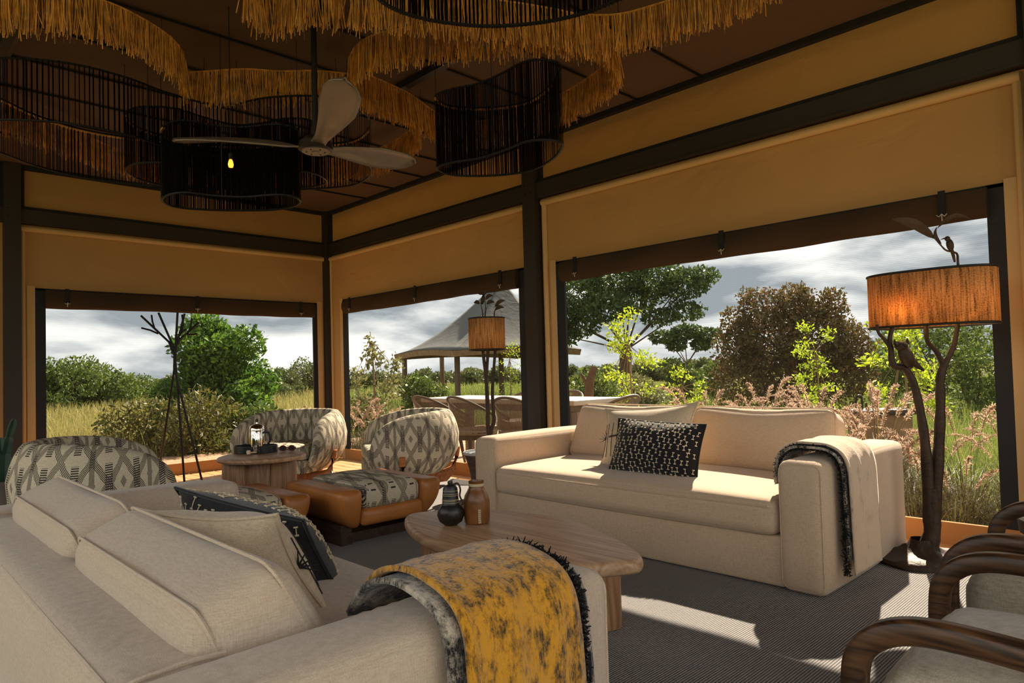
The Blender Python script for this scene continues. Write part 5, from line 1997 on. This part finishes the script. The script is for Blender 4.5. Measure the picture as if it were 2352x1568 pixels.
# ---- fountain grass clumps with pink plumes
def clump_meshes(seed, H, nb, npl, spread):
    q = random.Random(seed)
    V, W = [], []
    for i in range(nb):
        a = q.uniform(0, 2 * PI)
        rr = q.uniform(0, 0.10)
        p = np.array((rr * math.cos(a), rr * math.sin(a), 0))
        L = H * q.uniform(.55, .95)
        o = spread * q.uniform(.3, 1.0)
        w = np.array((-math.sin(a), math.cos(a), 0)) * q.uniform(.003, .006)
        pr = p
        for s in range(4):
            t1 = (s + 1) / 4
            x = np.array((math.cos(a) * o * t1 ** 1.6, math.sin(a) * o * t1 ** 1.6, L * (t1 - 0.32 * t1 ** 3)))
            nx = p + x
            k0, k1 = 1 - s / 4 * 0.9, 1 - t1 * 0.9
            V.append([pr - w * k0, pr + w * k0, nx + w * k1, nx - w * k1])
            pr = nx
    for i in range(npl):
        a = q.uniform(0, 2 * PI)
        o = spread * q.uniform(.4, 1.1)
        L = H * q.uniform(.95, 1.25)
        f = lambda t: np.array((math.cos(a) * o * t ** 1.8, math.sin(a) * o * t ** 1.8, L * (t - 0.22 * t ** 4)))
        wv = np.array((-math.sin(a), math.cos(a), 0)) * 0.002
        for s in range(5):
            V.append([f(s / 6) - wv, f(s / 6) + wv, f((s + 1) / 6) + wv, f((s + 1) / 6) - wv])
        # fuzzy head over the last part of the stalk
        for k in range(150):
            t = 0.70 + 0.40 * k / 150
            c = f(t)
            env = math.sin(PI * min(1, (k + 6) / 156) ** 0.8) * 0.024 + 0.004
            d = np.array([q.gauss(0, 1) for _ in range(3)])
            d = d / np.linalg.norm(d) + (f(t + .02) - f(t)) / np.linalg.norm(f(t + .02) - f(t)) * 0.9
            e_ = c + d / np.linalg.norm(d) * env * q.uniform(.8, 1.6)
            w = np.cross(d, [q.gauss(0, 1) for _ in range(3)])
            w = w / (np.linalg.norm(w) + 1e-9) * 0.0034
            W.append([c - w, c + w, e_ + w * .5, e_ - w * .5])
    return V, W


VAR = []
for k in range(6):
    V, W = clump_meshes(100 + k, (0.95, 1.1, 1.0, 1.2, 1.05, 1.1)[k], 190, (5, 7, 5, 8, 1, 2)[k], (0.45, 0.42, 0.55, 0.4, 0.45, 0.4)[k])
    a = quads_mesh('blades', V, 'blade_clump')
    b = quads_mesh('plumes', W, 'plume_pink')
    VAR.append((a.data, b.data))
    bpy.data.objects.remove(a)
    bpy.data.objects.remove(b)


def clump(x, y, z, k, s, label, group):
    t = thing('fountain_grass', label, 'grass', (x, y, z), RND.uniform(0, 6.28), group)
    t.scale = (s, s, s)
    for nm, me in zip(('blades', 'plumes'), VAR[k]):
        o = bpy.data.objects.new(nm, me)
        COL.objects.link(o)
        o.parent = t
        o['kind'] = 'stuff'
    return t


ci = 0
for row, (yy, x0, x1, n_, s) in enumerate(((5.65, -4.0, -2.1, 6, 0.98), (6.15, -4.1, -1.9, 8, 1.05), (6.9, -4.2, -2.0, 8, 1.10), (7.7, -4.3, -2.6, 5, 1.1))):
    for i in range(n_):
        x = x0 + (x1 - x0) * (i + .5) / n_ + RND.uniform(-.1, .1)
        clump(x, yy + RND.uniform(-.15, .15), GZ, ci % 4, s * RND.uniform(.92, 1.1), 'pink fountain grass clump in the bank behind the window sofa', 'fountain grass behind the sofa')
        ci += 1
for row, (yy, x0, x1, n_, s) in enumerate(((5.45, -1.9, 0.0, 8, 0.85), (5.85, -2.0, 0.0, 8, 1.05), (6.2, -2.1, 0.1, 7, 1.08), (6.9, -1.9, 0.1, 4, 1.0))):
    for i in range(n_):
        x = x0 + (x1 - x0) * (i + .5) / n_ + RND.uniform(-.1, .1)
        clump(x, yy + RND.uniform(-.12, .12), GZ, 4 + ci % 2 if row < 2 else ci % 4, s * RND.uniform(.92, 1.1), 'tall fountain grass clump outside behind the branch lamp', 'fountain grass behind the branch lamp')
        ci += 1
for i in range(7):
    p = G(800 + i * 16 + RND.uniform(-6, 6), 10.4 + (i % 3) * 0.5)
    clump(p.x, p.y, GZ, ci % 4, 1.0, 'fountain grass clump left of the outdoor dining chairs', 'fountain grass by the dining deck')
    ci += 1
for i in range(4):
    p = G(690 + i * 14, 12.4 + (i % 2) * 0.5)
    clump(p.x, p.y, GZ, ci % 4, 0.9, 'fountain grass clump near the corner post outside the left window', 'fountain grass at the corner')
    ci += 1

# ---- grey pavilion
PC = G(1125, 30)
pv = thing('pavilion', 'grey canvas pavilion with flared pointed roof on poles outside', 'pavilion', tuple(PC), 0)
ez, az = at(1040, 808, d=27).z - GZ, at(1150, 648, d=30).z - GZ
cr4 = [at(905, 815, d=30), at(1040, 808, d=25.5), at(1335, 795, d=29), at(1190, 808, d=34.5)]
cr4 = [Vector((c.x - PC.x, c.y - PC.y, ez)) for c in cr4]
apex = at(1150, 640, d=30) - PC
m = MB()
N = 8
for k in range(4):
    a, b = cr4[k], cr4[(k + 1) % 4]
    vs, fs = [], []
    for i in range(N + 1):
        t = i / N
        for j in range(N + 1):
            q = j / N
            e_ = a.lerp(b, q)
            p = Vector(apex).lerp(e_, t)
            prof = apex.z + (ez - apex.z) * (1 - (1 - t) ** 1.45)
            p.z = prof - 0.10 * math.sin(q * PI) * t * 0 + 0.12 * math.sin(q * PI) * t ** 3
            vs.append(p)
    for i in range(N):
        for j in range(N):
            x_ = i * (N + 1) + j
            fs.append((x_, x_ + 1, x_ + N + 2, x_ + N + 1))
    ro = MB().add(vs, fs).build('roof_panel', 'tent_grey', pv, angle=0)
    so = ro.modifiers.new('thick', 'SOLIDIFY')
    so.thickness = 0.03
    # hanging valance
    vs, fs = [], []
    for j in range(N + 1):
        q = j / N
        e_ = a.lerp(b, q)
        z = ez + 0.12 * math.sin(q * PI)
        e2 = e_ * 0.985
        vs += [(e_.x, e_.y, z), (e2.x, e2.y, z - 0.22)]
    for j in range(N):
        fs.append((2 * j, 2 * j + 2, 2 * j + 3, 2 * j + 1))
    MB().add(vs, fs).build('valance', 'stone_brown', pv)
for (x_, d) in ((929, 29.5), (1015, 33), (1050, 26.5), (1151, 29)):
    b = G(x_, d) - PC
    MB().tube([(b.x, b.y, 0), (b.x, b.y, ez + 0.05)], 0.11, 8).build('pole', 'pole_wood', pv)

# ---- outdoor dining table and rope chairs
TA = Vector((-6.1, 5.95, DZ))
dt = thing('dining_table', 'long outdoor dining table with pale stone top on the deck', 'table', tuple(TA), math.radians(0))
MB().sbox((-1.35, -0.42, 0.78), (1.35, 0.42, 0.835), 0.012, 3).build('tabletop', 'stone_pale', dt)
MB().box((-1.25, -0.36, 0.70), (1.25, 0.36, 0.78)).build('apron', 'frame_taupe', dt, smooth=False)
for sx_ in (-1, 1):
    for sy_ in (-1, 1):
        MB().sbox((sx_ * 1.22 - 0.05, sy_ * 0.32 - 0.05, 0.0), (sx_ * 1.22 + 0.05, sy_ * 0.32 + 0.05, 0.705), 0.01, 2).build('leg', 'frame_taupe', dt)


def rope_chair(label, loc, rz):
    """open towards -y; barrel back of vertical cords under a sloping rail"""
    t = thing('rope_chair', label, 'chair', loc, rz, 'rope-backed outdoor dining chairs')
    R_ = 0.30
    A = [math.radians(a) for a in np.linspace(-25, 205, 30)]
    top = lambda a: 0.62 + 0.26 * max(0.0, math.sin((a + math.radians(25)) / math.radians(230) * PI)) ** 1.2
    rail = [(R_ * 1.06 * math.cos(a), R_ * 1.02 * math.sin(a), top(a)) for a in A]
    MB().tube(rail, 0.016, 8).build('back_rail', 'frame_taupe', t)
    MB().tube([(R_ * 0.9 * math.cos(a), R_ * 0.88 * math.sin(a), 0.45) for a in A], 0.012, 6).build('lower_rail', 'frame_taupe', t)
    V = []
    for k in range(130):
        a = math.radians(-25 + 230 * (k + .5) / 130)
        d = 0.0034
        p0 = (R_ * 0.9 * math.cos(a), R_ * 0.88 * math.sin(a), 0.45)
        p1 = (R_ * 1.06 * math.cos(a + .03), R_ * 1.02 * math.sin(a + .03), top(a))
        tx, ty = -math.sin(a) * d, math.cos(a) * d
        V.append([(p0[0] - tx, p0[1] - ty, p0[2]), (p0[0] + tx, p0[1] + ty, p0[2]), (p1[0] + tx, p1[1] + ty, p1[2]), (p1[0] - tx, p1[1] - ty, p1[2])])
    tag(quads_mesh('cords', V, 'rope_taupe', t), kind='stuff')
    MB().prism([(0.28 * math.cos(a), 0.28 * math.sin(a)) for a in np.linspace(0, 2 * PI, 24, endpoint=False)], 0.42, 0.49, 0.025, 3).build('seat_pad', 'linen_grey', t)
    MB().prism([(0.27 * math.cos(a), 0.27 * math.sin(a)) for a in np.linspace(0, 2 * PI, 24, endpoint=False)], 0.37, 0.42).build('seat_frame', 'frame_taupe', t)
    for sx_ in (-1, 1):
        for sy_ in (-1, 1):
            MB().tube([(sx_ * 0.19, sy_ * 0.19, 0.4), (sx_ * 0.24, sy_ * 0.24, 0.0)], [0.026, 0.016], 8).build('leg', 'frame_taupe', t)
    return t


for (x_, lab) in ((-6.95, 'rope-backed outdoor chair at the far left of the dining table'), (-6.25, 'rope-backed outdoor chair in the middle of the table front'), (-5.42, 'rope-backed outdoor chair nearest the slim lamp')):
    rope_chair(lab, (x_, 5.42, DZ), math.radians(180 + RND.uniform(-8, 8)))
for (x_, lab) in ((-6.75, 'rope-backed outdoor chair across the table, left of the slim lamp'), (-5.95, 'rope-backed outdoor chair across the table by the window border')):
    rope_chair(lab, (x_, 6.62, DZ), math.radians(RND.uniform(-10, 10)))
rope_chair('rope-backed outdoor chair at the table end right of the post', (-4.52, 5.85, DZ), math.radians(-90))

# ---- garden oddments behind the sofa
st = G(1352, 11.0)
sm = thing('tree_stump', 'weathered forked tree stump in the grass left of the wide window', 'stump', tuple(st))
hz = at(1352, 842, d=11.0).z - GZ
MB().tube(spline([(0, 0, -0.05), (-0.02, 0, hz * .5), (0.0, 0.0, hz * .8), (0.07, 0.05, hz)], 5), list(np.linspace(0.10, 0.055, 16)), 10).build('stem', 'bark', sm)
MB().tube([(-0.0, 0, hz * .78), (-0.10, -0.08, hz * .93)], [0.05, 0.02], 8).build('snag', 'bark', sm)
lg = at(1990, 940, d=8.2)
fire = thing('garden_bench', 'low dark ledge with iron hoop in the grass by the branch lamp', 'bench', (lg.x, lg.y, GZ), math.atan2(CR.y, CR.x))
MB().sbox((-0.2, -0.2, lg.z - GZ - 0.06), (0.5, 0.2, lg.z - GZ), 0.012, 2).build('ledge_top', 'dark_oak', fire)
MB().sbox((-0.16, -0.16, 0), (0.46, 0.16, lg.z - GZ - 0.06), 0.01, 2).build('ledge_base', 'stone_brown', fire)
z_ = lg.z - GZ
MB().tube(spline([(-0.12, 0, z_), (-0.12, 0, z_ + .13), (-0.085, 0, z_ + .17), (-0.05, 0, z_ + .13), (-0.05, 0, z_)], 5), 0.012, 8).build('hoop', 'iron_black', fire)
MB().tube([(0.0, 0, z_), (0.0, 0, z_ + 0.08)], 0.012, 8).build('tap_stem', 'iron_black', fire)
